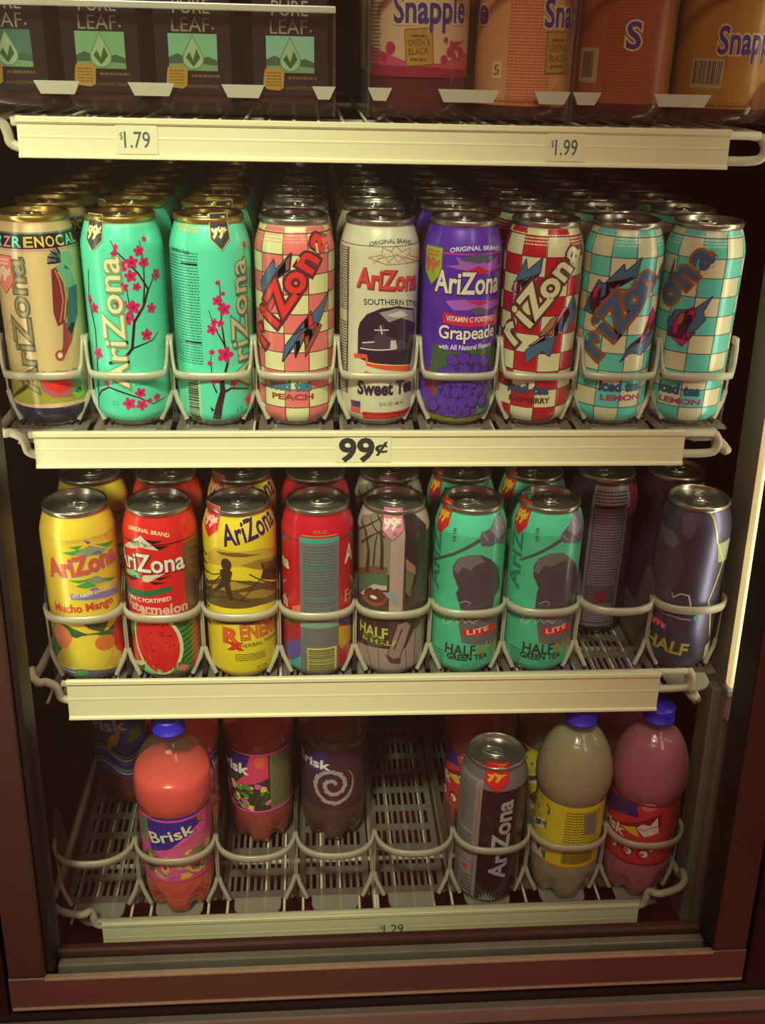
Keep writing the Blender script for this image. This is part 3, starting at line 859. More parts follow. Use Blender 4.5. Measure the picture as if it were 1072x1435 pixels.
pts = dict(bolts=[([(-47,109.5),(-31.6,141.4),(-25.8,137.6),(-9.5,157.9),(-7.5,151.1),(6.1,163.9),(3.6,146.7),(-15.7,134.2),(-24.1,123.8),(-32.7,107.9)], STEEL), ([(-42.8,120.2),(-32.3,136.6),(1.2,146.7),(-17.8,131.7),(-25.4,114),(-29.3,103.7)], ink(200, 25, 95)), ([(-23.2,116.8),(-15.7,134.2),(-4.4,135),(-12.1,122.8)], ink(170, 100, 40)), ([(-2.7,65.2),(4.9,82.4),(20.8,93.2),(45.5,115.2),(45.4,85.8),(18.1,71.4),(7.1,76.2)], STEEL), ([(1.8,77.6),(17.8,91.2),(27.7,116.4),(45.4,100.7),(22.4,85.6),(10.3,82.1)], ink(200, 25, 95)), ([(17.8,91.2),(24.6,102.4),(32.8,91.1)], ink(170, 100, 40))],
  word=([(-19.9,73.5)][0], [(21,136.3)][0], 29, 25, 0.95, 'riZon'), iced=[(-18.6,37.2)][0], flav='LEMON', neck=(0, 0), neckm=ink(205, 205, 160))
a = checker_art('G', ink(52, 92, 116), ink(140, 82, 44), STEEL, RUST, RED, ink(38, 84, 110), ink(160, 60, 95), pts)
a.letters('a', (48, 142), (50, 145), 24, 24, ink(52, 92, 116), ink(140, 82, 44), 5, 0.95)
BODY['G'] = can_body(a, W_, [(0, 5.5, foil(150, 160, 140)), (186.5, 188, ink(150, 150, 130))], (17.8, 2.6, 10, -2, TK, ink(205, 198, 150), ink(70, 80, 70)))
pts = dict(bolts=[([(-47.4,139),(-41.1,159.1),(-41.9,130.6)], STEEL), ([(-39.5,102),(-32.7,113.2),(-15.9,115.8),(0.4,129.8),(-6.5,114.2),(-3,107.1),(-12.7,94.4),(-16.2,86.6),(-36.9,87.8)], STEEL), ([(-37.4,90.2),(-28.1,109.2),(-16.3,118.2),(-13,111.3),(-19.6,93.6),(-10.4,94.6),(-21.1,79.8)], ink(200, 25, 95)), ([(-35.3,95.6),(-27.2,111.8),(-17.8,113.2),(-25.4,100)], ink(170, 100, 40))],
  word=([(-34.3,122.5)][0], [(-7.6,157.6)][0], 25, 24, 0.95, 'ona'), iced=[(-38,32.9)][0], flav='LEMON', neck=(0, 0), neckm=ink(205, 205, 160))
a = checker_art('G2', ink(52, 92, 116), ink(140, 82, 44), STEEL, RUST, RED, ink(38, 84, 110), ink(160, 60, 95), pts)
BODY['G2'] = can_body(a, W_, [(0, 5.5, foil(150, 160, 140)), (186.5, 188, ink(150, 150, 130))], (17.8, 2.6, 10, -12, TK, ink(205, 198, 150), ink(70, 80, 70)))

# --- white southern sweet tea can
a = Art()
OR_ = ink(205, 62, 48); BRN = ink(165, 130, 80)
a.text('ORIGINAL BRAND', 9.7,173.5, 44, 3.6, ink(60, 50, 48), 3, 0, 0.015, 0, 'c', -0.006)
fan = [(-12.7,160.9),(-0.9,163.6),(0,169.9),(7.7,166.7),(12.1,171.3),(18.3,166),(28.2,168.6),(28.6,161.3),(53.9,154.4),(29,155.3),(3.6,155.1)]
a.outline(fan, 0.8, BRN, 2)
for q in ([(-8.2,155.9),(1.3,163.2),(8,155)], [(7.7,166.7),(13.7,156.9),(28.5,163.9)], [(-5.1,160.3),(12.3,163.3),(54,150.9)], [(3.6,156.2),(13.5,164.3),(25.8,154)]): a.stroke(q, 0.7, BRN, 2)
a.logo('AriZona', -23.4,135.2, 62, 17, OR_, ink(120, 60, 55), 3, -0.07, 0.02, 0.055, 0.9, -0.9)
a.text('SOUTHERN STYLE', -15.8,118.4, 60, 5.2, ink(50, 44, 48), 3, 0.10, 0.01, 0, 'l', -0.0035)
sc = [(-21.8,94.6),(-19.8,101.6),(-12.9,110.1),(0.2,115.9),(16.3,117.3),(38,111.6),(42.6,95.2),(39.4,77.5),(34.9,58.8),(6,61.6),(-12.1,65.1),(-21.9,68.3)]
SCN = ink(44, 30, 46)
a.poly(sc, SCN, 2)
a.poly([(-1.9,111.9),(13.9,115.3),(36.6,110.1),(39.8,98.1),(19.3,105.9),(7.2,102.9)], ink(140, 135, 125), 3)
a.poly([(4.8,109.6),(19,113),(28.2,107.2),(16.7,106.2)], ink(190, 185, 165), 4)
a.poly([(-19,76.8),(-17.1,83.5),(-7.9,85.9),(-3.6,91.8),(-1.6,100.8),(2.8,100.8),(5.3,90.6),(14.8,86.6),(26.1,82.7),(29.9,75.1),(5.7,75.4)], ink(70, 55, 66), 3)
for q in ([(-19,77.3),(-3.3,76.9),(15.1,77.4)], [(-0.5,99.7),(1.2,91.8)], [(-5.9,95.7),(7.4,95.7)], [(-17.1,82.8),(-5.7,84.5)]): a.stroke(q, 1.0, ink(205, 195, 175), 4)
a.poly([(9.1,78),(9.5,85.9),(14.4,85.5),(16.4,77.3)], ink(185, 180, 165), 4)
a.poly([(19.2,74.2),(33.9,73),(32.5,62.9),(15.5,67.1)], ink(30, 20, 32), 3)
a.stroke([(-25.7,69.3),(-13.3,70.2),(-12,63.5),(6.1,59.8),(35.1,55.2)], 4.2, ink(214, 76, 44), 4)
a.stroke([(-12.1,64.4),(6,62.6),(30.8,59.1)], 1.0, ink(225, 190, 90), 5)
a.stroke([(-14.2,54.9),(6.3,51.6),(35.5,49.9),(54,47)], 2.2, RED, 3, 0.8)
a.logo('Sweet Tea', -20.8,33.4, 58, 12.5, ink(50, 32, 48), ink(120, 100, 95), 4, 0.0, 0.03, 0.05)
a.text('23 FL OZ - 680 mL', 0.1,22.3, 25, 3.2, ink(50, 45, 45), 3)
a.rect(-16,15.8, 54,7.7, RED, 2); a.rect(-20, 13, 60, 13.8, RED, 2)
a.rect(-29,13.2, -18.1,25.5, ink(190, 80, 70), 2); a.poly([(-29.8,24.3),(-18.1,25.5),(-18.5,19.5),(-26.7,19.1)], ink(60, 50, 90), 3)
a.lines(-50, 110, -33, 168, 26, ink(70, 55, 50), 2, 0.5, 31); a.lines(-50, 30, -34, 100, 26, ink(70, 55, 50), 2, 0.5, 32)
a.rect(-36, 30, -33.5, 168, ink(100, 85, 70), 2)
a.rect(-110, 170.4, 110, 171.2, ink(110, 105, 90), 2)
BODY['D'] = can_body(a, ink(196, 190, 152), [(0, 5.5, foil(150, 150, 130))])

# --- purple grape can
a = Art()
LV = ink(160, 90, 170)
a.text('ORIGINAL BRAND', 9.1,168.5, 52, 3.8, WHT, 3, 0, 0.015, 0, 'c', -0.004)
a.rect(-110, 164.2, 110, 165.4, ink(190, 60, 120), 2)
fanA = [(-19.8,153.6),(-7.6,155.6),(-11.3,162.8),(1.9,158),(9.6,161),(18.8,156.1),(33.4,161.9),(32.4,153.4),(50.9,150.3),(16.7,148.8),(4.7,149.4)]
a.poly(fanA, LV, 2)
a.poly([(-1.9,149.4),(10,154.6),(25.6,147.9),(10.6,146.6)], ink(190, 30, 70), 3); a.poly([(-9,159.8),(9.2,166.3),(31.5,160),(9.9,156.7)], ink(80, 80, 90), 3)
fanB = [(-19.2,122.1),(-2.6,124.5),(12.3,123),(37.7,121.2),(50.8,116.9),(19.7,113.4),(13.3,109.6),(4.6,114.5),(-10.8,114.1)]
a.poly(fanB, LV, 2)
a.poly([(-0.4,123.4),(28.5,121.5),(12.7,118.1)], ink(190, 30, 70), 3); a.poly([(2.4,114.6),(12.7,117.4),(25.9,112.5),(13.3,109.2)], ink(80, 80, 90), 3)
a.logo('AriZona', -30,130.2, 66, 19, ink(214, 208, 178), ink(60, 40, 70), 4, -0.02, 0.025, 0.06)
a.poly([(-20.4,112),(2.7,108.3),(37.8,108.1),(41.3,98.2),(3.3,98.9),(-20.3,101.5)], ink(190, 40, 60), 4)
a.text('VITAMIN C FORTIFIED', -17.1,104.1, 50, 4.6, WHT, 5, -0.03, 0.02)
a.logo('Grapeade', -23.5,87.4, 58, 12, WHT, ink(50, 30, 60), 5, 0.0, 0.02, 0.06)
a.text('with All Natural Flavors', -23.4,76.9, 54, 4.6, WHT, 5, 0.02, 0.02)
a.poly([(-28.6,82.3),(-18,76.1),(-4.2,75),(9.4,77.1),(51.1,77.1),(51,55.9),(-8,62.1),(-18.7,44.5),(-25.5,26.5),(-35.6,43.3),(-31.9,63.1)], ink(60, 90, 50), 2)
a.poly([(-40.1,53.9),(-26.9,52.4),(-25.6,28.9),(-35.1,36.2)], ink(150, 25, 50), 3)
a.poly([(12.2,35.9),(29.8,44.8),(51,26.7),(34.1,12.2),(19.4,13.2)], ink(75, 120, 80), 3)
GR = ink(44, 24, 84); GR2 = ink(84, 48, 142)
for i, (u, v) in enumerate([(-8.3,66.7),(1.7,69.4),(12.6,66.4),(24.1,64.8),(-16.7,53),(-6.6,56.4),(3.5,57.7),(14.7,55.7),(25.3,52.9),(-18.7,43.3),(-9.4,45.6),(0.8,46),(11.5,45.5),(22.8,43.8),(-13.4,34.6),(-3.2,35.3),(7.3,35.1),(19,35),(28.9,35.4),(-26.5,20.3),(-16.5,25.8),(-7.1,24.4),(3.2,24.6),(12.9,26.3),(24.7,24.3),(-12.5,16.7),(-3.2,15.4),(4.8,16.8),(-10,56.2),(6.2,51.8)]):
    a.ell(u, v, 6.6, 6.6, GR, 4+i*0.16); a.ell(u-0.4, v+0.4, 5.7, 5.7, GR2, 4.08+i*0.16)
a.poly([(-41.3,2.6),(-37,10.9),(-12.2,10.6),(14.2,7.9),(37.4,8.2),(36.5,3.5),(14.4,4.2),(-11.9,4.6)], ink(165, 175, 40), 3)
a.badge(-35, 152, 22, 34, ink(150, 170, 50), ink(190, 90, 60), ink(110, 120, 40))
BODY['E'] = can_body(a, VIOLET, [(0, 4.5, foil(130, 120, 130)), (4.5, 10, ink(150, 165, 45)), (10, 24, ink(88, 60, 110))])

# --- mango can
a = Art()
ORG = ink(214, 80, 40); GRN = ink(70, 150, 60); LIL = ink(130, 115, 160)
a.text('ORIGINAL BRAND', 15.7,164.5, 46, 3.6, ink(215, 150, 60), 3, 0, 0.015, 0, 'c', -0.005)
for q, m in (([(12,166.3),(19.5,162.5),(16.3,161)], ink(90, 70, 150)), ([(-2.2,159.7),(11.4,160.9),(6.1,156)], GRN), ([(-10,153.5),(13,157.2),(0.8,150.7)], GRN), ([(-0.2,150.7),(17.2,159.7),(36.8,149.5),(26.4,146.8)], ink(140, 150, 110)), ([(23.3,159.1),(48,153.4),(36.9,150.6)], GRN), ([(14.3,151.4),(26.8,151.2),(30.9,145.1)], ink(110, 90, 160)), ([(-7.2,123.2),(17.6,123.3),(4.4,119.8)], GRN), ([(0.2,116.6),(11.4,121.2),(20.8,114.2),(8.7,113.5)], GRN), ([(7.7,122.9),(21.9,125.4),(35.1,114.4),(16.9,116.5)], ink(140, 150, 110)), ([(12.4,111.7),(18.6,113.2),(24.6,108.3),(17.1,108.3)], LIL), ([(23.7,121.4),(45,114.2),(35,113.3)], GRN)):
    a.poly(q, m, 2)
a.logo('AriZona', -25.9,125.5, 72, 19, ORG, ink(150, 110, 130), 4, 0.13, 0.02, 0.055, 0.8, -0.6)
a.poly([(-5.8,108.3),(18,106.9),(47.1,102.4),(46.7,95.5),(19.3,99.4),(-5.4,102)], LIL, 3)
a.text('VITAMIN C FORTIFIED', -4.3,103, 50, 4.2, WHT, 4, 0.10, 0.02)
a.text('Mucho Mango', -25.4,85.8, 62, 9, ink(196, 70, 46), 4, 0.05, 0.03)
a.poly([(-28.1,74.5),(-12.3,70.8),(5.6,61.8),(26.5,60.9),(45.3,68.4),(57.8,68.4),(53.3,56.2),(30.5,51.7),(4.9,54.6),(-21,61.3)], ink(50, 95, 45), 2)
a.poly([(1.1,76.6),(13.1,77.4),(33.4,77.2),(21.9,60.2),(8.1,67.5)], ink(60, 80, 45), 3)
a.ell(-21.8,56.2, 12, 14, ink(225, 120, 75), 3)
a.ell(7.4,39.5, 23, 21, ink(205, 185, 60), 4); a.ell(5.7,42.2, 19, 17, ink(222, 190, 55), 5); a.ell(22.9,47.6, 11, 9, ink(205, 110, 50), 6, -0.4)
a.ell(44.1,49.3, 12, 22, ink(205, 40, 40), 5)
a.poly([(23,26.4),(46.2,24.2),(65.5,12.5),(44,11.5),(26.9,18.5)], ink(200, 160, 70), 6)
a.poly([(-28.6,16.3),(-2.6,20.3),(21.9,15.5),(54,7.6),(50,-8),(12.3,4.7),(-17.8,7.7)], ink(95, 85, 120), 3)
a.poly([(-10.6,17),(1.5,20.2),(3,13.9),(-7.9,11.1)], ink(70, 150, 60), 5)
a.lines(-31,4.5, -10,22.1, 4, WHT, 4, 0.5, 12)
a.poly([(-33.1,73.5),(-20.3,66.4),(-24.3,40.6),(-47.7,10.9),(-41.7,39.6)], ink(60, 120, 60), 2)
a.rect(-75, 40, -42, 168, ink(45, 120, 105), 1); a.lines(-72, 45, -44, 165, 34, WHT, 2, 0.4, 41)
a.rect(-110, 166, 110, 167, ink(180, 190, 70), 2)
BODY['H'] = can_body(a, ink(228, 186, 52), [(0, 4.5, foil(150, 150, 130))])

# --- watermelon can
a = Art()
a.text('ORIGINAL BRAND', -8.4,172.8, 46, 3.8, CREAM_I, 3, -0.1, 0.015, 0, 'c', -0.005)
for q, m in (([(-35.1,161.3),(-12.3,164.5),(-25.1,159.3)], BLK), ([(-43.7,149.6),(-14,169.8),(3.3,155.2),(-15.1,157.3),(-25.7,153.4)], ink(200, 190, 150)), ([(-12.1,166.8),(7.8,164.9),(-2.1,162)], BLK), ([(-6.3,160.7),(13.4,159.1),(3.3,155.2)], BLK), ([(-25.2,158.1),(-13.4,163.9),(-6.4,158.5),(-17.5,156.8)], ink(120, 150, 90)), ([(-50.7,120.7),(-22.6,131.6),(-18.3,122.4),(-29.9,121)], ink(120, 190, 130)), ([(-47,117.7),(-13.2,126.9),(-30.6,116)], BLK), ([(-15.6,126.5),(7.5,129.8),(-9.5,119.4),(-16.2,119.4)], ink(200, 190, 150)), ([(-4.9,124.5),(13.3,126.6),(2,122.2)], BLK), ([(-9.4,120.6),(8.7,119.3),(-3.4,117.1)], BLK)):
    a.poly(q, m, 2)
a.logo('AriZona', -50.4,130, 78, 19, WHT, ink(110, 40, 40), 4, 0.02, 0.02, 0.055, 0.8, -0.6)
a.poly([(-50.6,106.7),(-14.8,109.2),(12.6,115.8),(12.5,109.3),(-15.3,102.5),(-50.7,94.5)], ink(30, 100, 62), 3)
a.text('VITAMIN C FORTIFIED', -50.7,94, 62, 4.4, WHT, 4, 0.02, 0.02, arc=0.001)
a.logo('Watermelon', -50.4,83.7, 78, 11, ink(225, 160, 130), ink(150, 60, 50), 5, 0.0, 0.03, 0.05)
a.poly([(-50.5,66),(-17.6,77.7),(4.1,80.2),(33.7,79.2),(30.8,42.5),(28.8,15.7),(3.7,10.6),(-24.4,8.6),(-50.7,7.4),(-50.6,43.3)], ink(36, 88, 38), 2)
for i in range(8):
    y = 780+i*30
    a.stroke([(14+i*1.0, 62-i*6.5), (24, 64-i*6.2), (36, 69-i*6.2), (50, 71-i*6)], 1.5, ink(80, 140, 52), 3, 2.6)
a.poly([(-50.6,65.9),(-17.5,79),(-20.7,72),(-36.1,55.9),(-50.7,32.6),(-50.6,45.7)], ink(60, 160, 80), 3)
a.poly([(-50.7,47.9),(-33.1,47.5),(-24.1,39),(-14.1,34.5),(-13.5,27.1),(-26.4,18),(-50.7,11)], ink(205, 60, 50), 3)
a.poly([(-50.7,11),(-22.6,25.8),(-15.1,36.8),(-13.4,28.4),(-26.5,17.4)], ink(190, 190, 130), 4)
a.ell(-7,48, 27, 40*0.93, ink(196, 200, 140), 4, 0.2, 30); a.ell(-7.4,48.7, 23.5, 35, RED, 5, 0.2, 30)
rnd = random.Random(12)
for i in range(26):
    t = rnd.uniform(0, 6.28); q = rnd.uniform(0.25, 0.85)
    u, v = -6.9,48.8
    a.ell(u+21*q*math.cos(t), v+31*q*math.sin(t), 0.6, 1.2, BLK, 6, t, 6)
a.poly([(-21.6,21.1),(-15.3,34.2),(-12.7,22.3),(-2.2,15.9),(-16.3,8.8),(-24.1,11.3)], ink(120, 190, 120), 5)
a.poly([(2.3,20.8),(15.1,24.9),(31.5,14.3),(28.3,8.3),(10,10.9)], ink(60, 110, 50), 4); a.poly([(10.4,17.2),(17.1,21.7),(26.3,16.9),(21,11.5)], ink(200, 110, 90), 5)
a.rect(-110, 6, 110, 14, ink(50, 56, 46), 1)
a.rect(-110, 160.5, 110, 161.7, ink(70, 15, 20), 2)
a.rect(26.8,78.7, 75, 158, ink(105, 70, 50), 1); a.lines(38, 60, 72, 150, 24, ink(60, 40, 40), 2, 0.4, 15)
BODY['I'] = can_body(a, ink(202, 34, 30), [(0, 4.5, foil(150, 150, 130))])

# --- yellow energy can
a = Art()
SEP = ink(110, 88, 30); SEP2 = ink(60, 46, 26)
a.logo('AriZona', -12.2,158.4, 62, 21, ink(48, 30, 70), ink(215, 195, 80), 4, 0.22, 0.025, 0.05, -0.7, 0.5)
a.poly([(-39.1,141.2),(-23.2,154.7),(0.6,153.1),(23.8,152.7),(59.4,140.4),(59.4,127.5),(23.2,136.5),(-0.1,135.6),(-16.2,136.4),(-35.2,132.7)], ink(190, 160, 50), 1)
a.poly([(-23.5,150.9),(0.5,151.8),(23.6,146.5),(4.7,146.6),(-15.7,147.8)], SEP, 2); a.poly([(2.2,138),(20.8,141.1),(52.9,133.5),(49.6,122.2),(23,129),(8.7,134.9)], ink(150, 118, 40), 2)
a.poly([(23.2,136.5),(52.6,131),(52.2,105.1),(22.7,118.9),(25.7,128.1)], SEP2, 2)
a.poly([(-53.8,104),(-16.9,122.3),(10.5,119.9),(57.7,100.7),(53.6,82.9),(21.7,89.2),(-1.8,88.8),(-24.4,87.7),(-48.8,84.2)], ink(92, 72, 30), 2)
a.poly([(-44.1,105.2),(-5.1,120.2),(12.6,113.8),(-5.5,109.9),(-26.3,106.7)], ink(160, 130, 50), 3); a.poly([(-1.1,107.5),(22.3,107.3),(49.1,93.5),(30.6,95),(7.6,100.5)], ink(150, 120, 45), 3)
a.ell(-11.8,137.8, 5.5, 7, SEP2, 4); a.poly([(-19.1,130.7),(-11.4,134.8),(-5.8,130.4),(-8.7,117.4),(-6,97),(-10.6,99),(-14.9,112.5),(-26.5,102.7),(-27.9,106.1),(-17.6,118.3)], SEP2, 4)
for q in ([(-17.2,126.1),(-29.2,112.1),(-34.4,104.7)], [(0.7,97.1),(17.4,115.3),(28.4,121.9)], [(-41.5,122.1),(-28.4,122.6),(-16.7,127.5)], [(10.7,127),(22.6,117.6),(46,103.2)], [(-39.2,94.6),(-10.5,101.7),(9.7,96.2)]): a.stroke(q, 1.2, SEP2, 4)
a.poly([(-36.2,76.2),(-2.2,78.2),(41.5,73.6),(43.8,64.2),(-2.5,70.3),(-34.7,67.5)], ink(70, 54, 34), 3)
a.logo('R', -18,47.5, 15, 17, ORG, ink(120, 60, 30), 4, 0.0, 0.03, 0.05); a.logo('x', -12,40.2, 12, 12, RED, ink(120, 60, 30), 5, 0.0, 0.04, 0.06)
a.logo('ENERGY', 0.2,51.5, 56, 17, ink(206, 100, 50), ink(140, 70, 30), 4, 0.05, 0.02, 0.04)
a.text('HERBAL TONIC', -0.8,42.3, 46, 4.2, SEP2, 4, 0.05, 0.0)
a.lines(-6.5,25.8, 25.5,35.2, 4, SEP2, 3, 0.4, 19)
a.text('23 OZ', 15.5,15.2, 12, 3, SEP2, 3)
a.badge(-31.8,179.5, 24, 34, ink(196, 30, 30), ink(225, 180, 150), ink(190, 160, 100))
for i in range(9): a.rect(-60, 60+i*10, -38, 62.5+i*10, SEP2, 2)
BODY['J'] = can_body(a, ink(222, 192, 36), [(0, 3.5, foil(150, 150, 110))])

# --- red fruit punch can turned to its facts panel
a = Art()
PNL = ink(108, 108, 100)
a.rect(-19, 6, 22, 165, PNL, 2)
a.rect(-19, 160.5, 22, 166, ink(60, 150, 130), 3); a.rect(-17, 167.5, 20, 169, ink(150, 120, 50), 3); a.text('23 FL OZ', 2, 171, 14, 3, ink(190, 130, 60), 3, 0, 0.0, 0, 'c')
a.rect(-19, 64, 22, 71, ink(120, 150, 120), 3)
a.lines(-15, 100, 18, 158, 17, ink(56, 92, 88), 3, 0.4, 51)
for v in (96, 134): a.rect(-18, v, 21, v+1.4, ink(60, 120, 110), 3)
a.lines(-15, 72, 18, 94, 7, ink(66, 84, 84), 3, 0.4, 52); a.lines(-15, 44, 18, 62, 6, ink(80, 86, 84), 3, 0.35, 53)
a.barcode(-11.5, 8, 19.5, 40, ink(90, 80, 55), ink(196, 186, 92), 3, 9, True)
a.text('na', -47.6,125.8, 14, 13, CREAM_I, 4, 0, 0.04); a.text('A', 29.7,133.1, 13, 19, CREAM_I, 4, 0, 0.03)
a.text('ch', -49.1,80.6, 12, 13, CREAM_I, 4, 0, 0.03, 0, 'l'); a.text('Fru', 30.2,88.5, 20, 13, ink(190, 150, 90), 4, 0, 0.03)
for q, m in (([(-45.4,160),(-34.6,161),(-44.5,152.9)], TEAL), ([(-49,106.7),(-36.8,111.5),(-45.8,103.1)], ink(190, 150, 50)), ([(36,166),(50.4,156.9),(38.4,156.2)], TEAL), ([(36.9,117.1),(56.3,101.7),(42.4,103.9)], ink(190, 150, 50))): a.poly(q, m, 3)
for q, m in (([(-50.4,65.7),(-29.4,79.1),(-17.9,80.4),(-18,69.7),(-33.4,61.2),(-46,60)], ink(90, 150, 60)), ([(-51.9,51),(-29.7,68.3),(-18.6,65.5),(-18.8,50.5),(-38.2,39.6)], ink(160, 30, 50)), ([(-47.8,31.3),(-18.8,50.5),(-18.5,28.6),(-30.7,18.3),(-41.4,21.1)], ink(90, 70, 140)), ([(-36.7,15.3),(-18.5,31.4),(-18.8,6.1),(-31,4)], ink(60, 150, 130)), ([(23.3,78),(56.2,66.5),(56.2,47),(23.4,64.5)], ink(80, 60, 130)), ([(22,62.3),(43.8,54.5),(49,34.7),(26.8,32.9),(22.2,40.4)], ink(200, 150, 40)), ([(22.2,34.8),(44.3,37.5),(38.6,26.9),(23.7,25.9)], ink(190, 40, 40)), ([(-29.3,84.5),(-17.8,89.7),(-17.9,80.4),(-29.5,76.4)], ink(210, 110, 80))): a.poly(q, m, 1)
a.rect(-110, 161, 110, 162, ink(110, 15, 20), 1)
BODY['K'] = can_body(a, ink(184, 20, 36), [(0, 4.0, foil(150, 150, 110)), (4.0, 9, ink(60, 90, 80))])

# --- brown woodland half and half can
a = Art()
TRK = ink(62, 44, 38); PALE = ink(160, 140, 122)
a.poly([(-48.5,177.9),(-24.2,188.5),(-7.6,189.9),(-0.8,180.9),(-3.6,125.7),(-22.6,119.8),(-45.8,113.8)], ink(122, 118, 88), 1)
a.poly([(-45.9,114.6),(-22.7,125.4),(-7.7,126.7),(-7.8,109.9),(-45.1,94.3)], ink(72, 100, 70), 2)
a.poly([(-46.1,120.3),(-22.9,132.6),(-8.4,133),(-8.2,127.4),(-45.8,113.8)], ink(110, 72, 46), 2)
for pts_, w, w1 in (([(-31.3,121.9),(-29.4,145.7),(-34.1,166.6),(-45.1,174.5)], 5, 2), ([(-14.1,129.6),(-14,155),(-16.5,179.3),(-24.1,186.8)], 4, 1.5), ([(-41.7,150.8),(-26.3,164.4),(-16.3,172)], 2.4, 1), ([(-22.9,132.6),(-22,153.1),(-19.2,171.3)], 2.2, 1), ([(-47.8,163.2),(-29.5,175.7),(-14.3,187.1)], 2.4, 1), ([(-11.5,165.4),(-23.8,172.6),(-32.8,182)], 2, 1)): a.stroke(pts_, w, TRK, 3, w1)
a.rect(-5.6,78.4, 8.3,180.4, PALE, 3)
a.poly([(8,187.8),(23.4,186.6),(37.6,172.1),(33.1,143.6),(22.8,111.3),(11.4,93.3)], ink(48, 36, 34), 2)
a.poly([(10.8,142.6),(21.9,129.7),(16.3,97.5),(11,103.9)], ink(90, 100, 66), 3); a.poly([(9.6,141.5),(20.3,132.8),(22.3,121.9),(11.3,129.8)], ink(140, 110, 80), 4)
a.ell(-22,97, 15, 11, ink(130, 72, 46), 5, 0.2); a.ell(-21.5,98.7, 13, 8.5, ink(96, 50, 36), 6, 0.2)
a.poly([(-41.4,93.6),(-22.4,111.5),(-8.3,112.4),(-8.1,107.2),(-22.2,105.6),(-35.8,93.1)], ink(175, 160, 140), 6)
a.poly([(-12.2,104.1),(-3.1,105.5),(2.9,98.3),(3.8,90.4),(-2.8,94.5)], ink(130, 140, 136), 7); a.ell(-22,96.4, 4, 2, WHT, 7)
a.text('HALF', -40.1,49.8, 34, 12, ink(180, 170, 70), 6, 0.0, 0.03)
a.text('& HALF', -35.7,42.1, 40, 5.5, ink(190, 160, 60), 6, 0.0, 0.02)
a.text('THE', -30.2,74.2, 18, 4.5, ink(210, 200, 160), 6, 0.0, 0.02)
a.poly([(-44.4,73.2),(-5.6,81.1),(-4.1,40.5),(-20.7,37.9),(-43.3,38)], ink(54, 40, 34), 4)
a.ell(-20.8,45.1, 12, 8, ink(70, 78, 48), 6)
a.poly([(-56.3,30.1),(-20.7,37.4),(13.4,37.4),(30.1,71.1),(53.2,69.7),(48.5,10.7),(17.3,6.8),(-20,6.8),(-35.8,14)], ink(150, 126, 112), 2)
for q in ([(-15.5,36.1),(-13.6,8.5)], [(-29.3,36.8),(-22.8,11.5)], [(13.5,36),(15.9,7.3)], [(25.6,56.7),(24.7,9.6)]): a.stroke(q, 0.9, ink(100, 78, 70), 3)
a.poly([(-5.3,32.2),(3.8,67.7),(13.5,69.3),(18.3,63.4),(7.5,26.1),(-0.9,25.4)], ink(140, 112, 104), 5); a.outline([(-5.3,32.2),(3.8,67.7),(13.5,69.3),(18.3,63.4),(7.5,26.1),(-0.9,25.4)], 0.8, TRK, 6)
a.stroke([(1.1,37.8),(8.8,61.6)], 1.6, TRK, 6)
a.poly([(-8.1,31.9),(0.3,25.3),(8.7,25.9),(7.7,19),(-3.1,21.1)], ink(96, 50, 36), 6)
a.poly([(14.7,71.2),(29,87.7),(42.4,102.7),(53.2,69.7),(25.6,56.7),(17.9,59.5)], ink(70, 54, 50), 3)
a.badge(-4.2,179.6, 23, 34, ink(206, 122, 136), ink(225, 205, 170), ink(110, 60, 70))
BODY['L'] = can_body(a, ink(70, 54, 46), [(0, 4.0, foil(140, 120, 110)), (4.0, 12, ink(140, 120, 105)), (166, 188, ink(170, 156, 138))])

# --- mint half and half can with the golfer outline
def golfer(oid_pts):
    a = Art(); P = oid_pts
    SIL = ink(74, 62, 66); SIL2 = ink(104, 100, 94)
    a.poly(P['body'], SIL, 2); a.poly(P['hair'], SIL2, 3); a.poly(P['shirt'], ink(98, 92, 92), 2)
    a.stroke(P['club'], 2.4, ink(70, 84, 70), 3, 4.0); a.poly(P['head'], ink(96, 88, 100), 3); a.poly(P['glove'], ink(130, 124, 130), 4)
    for q in P['lines']: a.stroke(q, 0.8, ink(170, 165, 160), 5)
    for k, pp in enumerate(P['kan']):
        u, v = pp
        for s in (((-2.5, 0), (2.5, 0)), ((0, -3), (0, 3)), ((-2.5, -3), (2.5, -2.4)), ((-2, 2), (2.2, 2.4))):
            a.stroke([(u+s[0][0], v+s[0][1]), (u+s[1][0], v+s[1][1])], 0.8, ink(50, 90, 70), 3)
    a.stroke(P['sig'], 0.9, ink(190, 200, 160), 6)
    a.poly(P['lite'], RED, 5); u, v = P['litet']
    a.text('LITE', u, v, 24, 5.6, ink(235, 190, 160), 6, 0.10, 0.02)
    u, v = P['half']
    a.text('HALF', u, v, 32, 12, ink(64, 48, 34), 5, 0.0, 0.02); a.text('&', u+33.5, v, 8, 12, ink(150, 130, 50), 5, 0.0, 0.02); a.text('HALF', u+44, v, 30, 14, ink(160, 140, 60), 5, 0.0, 0.02)
    u, v = P['green']
    a.text('GREEN TEA', u, v, 44, 6.6, ink(54, 44, 34), 5, 0.0, 0.03)
    u, v = P['az']
    a.text('AriZona', u, v, 112, 17, ink(44, 120, 92), 2, PI/2, 0.02)
    u, v = P['badge']; a.badge(u, v, 21, 38, ink(196, 32, 26), ink(215, 165, 40), ink(190, 60, 40))
    u, v = P['base']
    a.lines(u, v-6, u+14, v+16, 6, ink(46, 100, 76), 2, 0.5, 61)
    a.text('23 FL OZ', u+34, v+1, 18, 3.4, ink(70, 130, 100), 3)
    return a
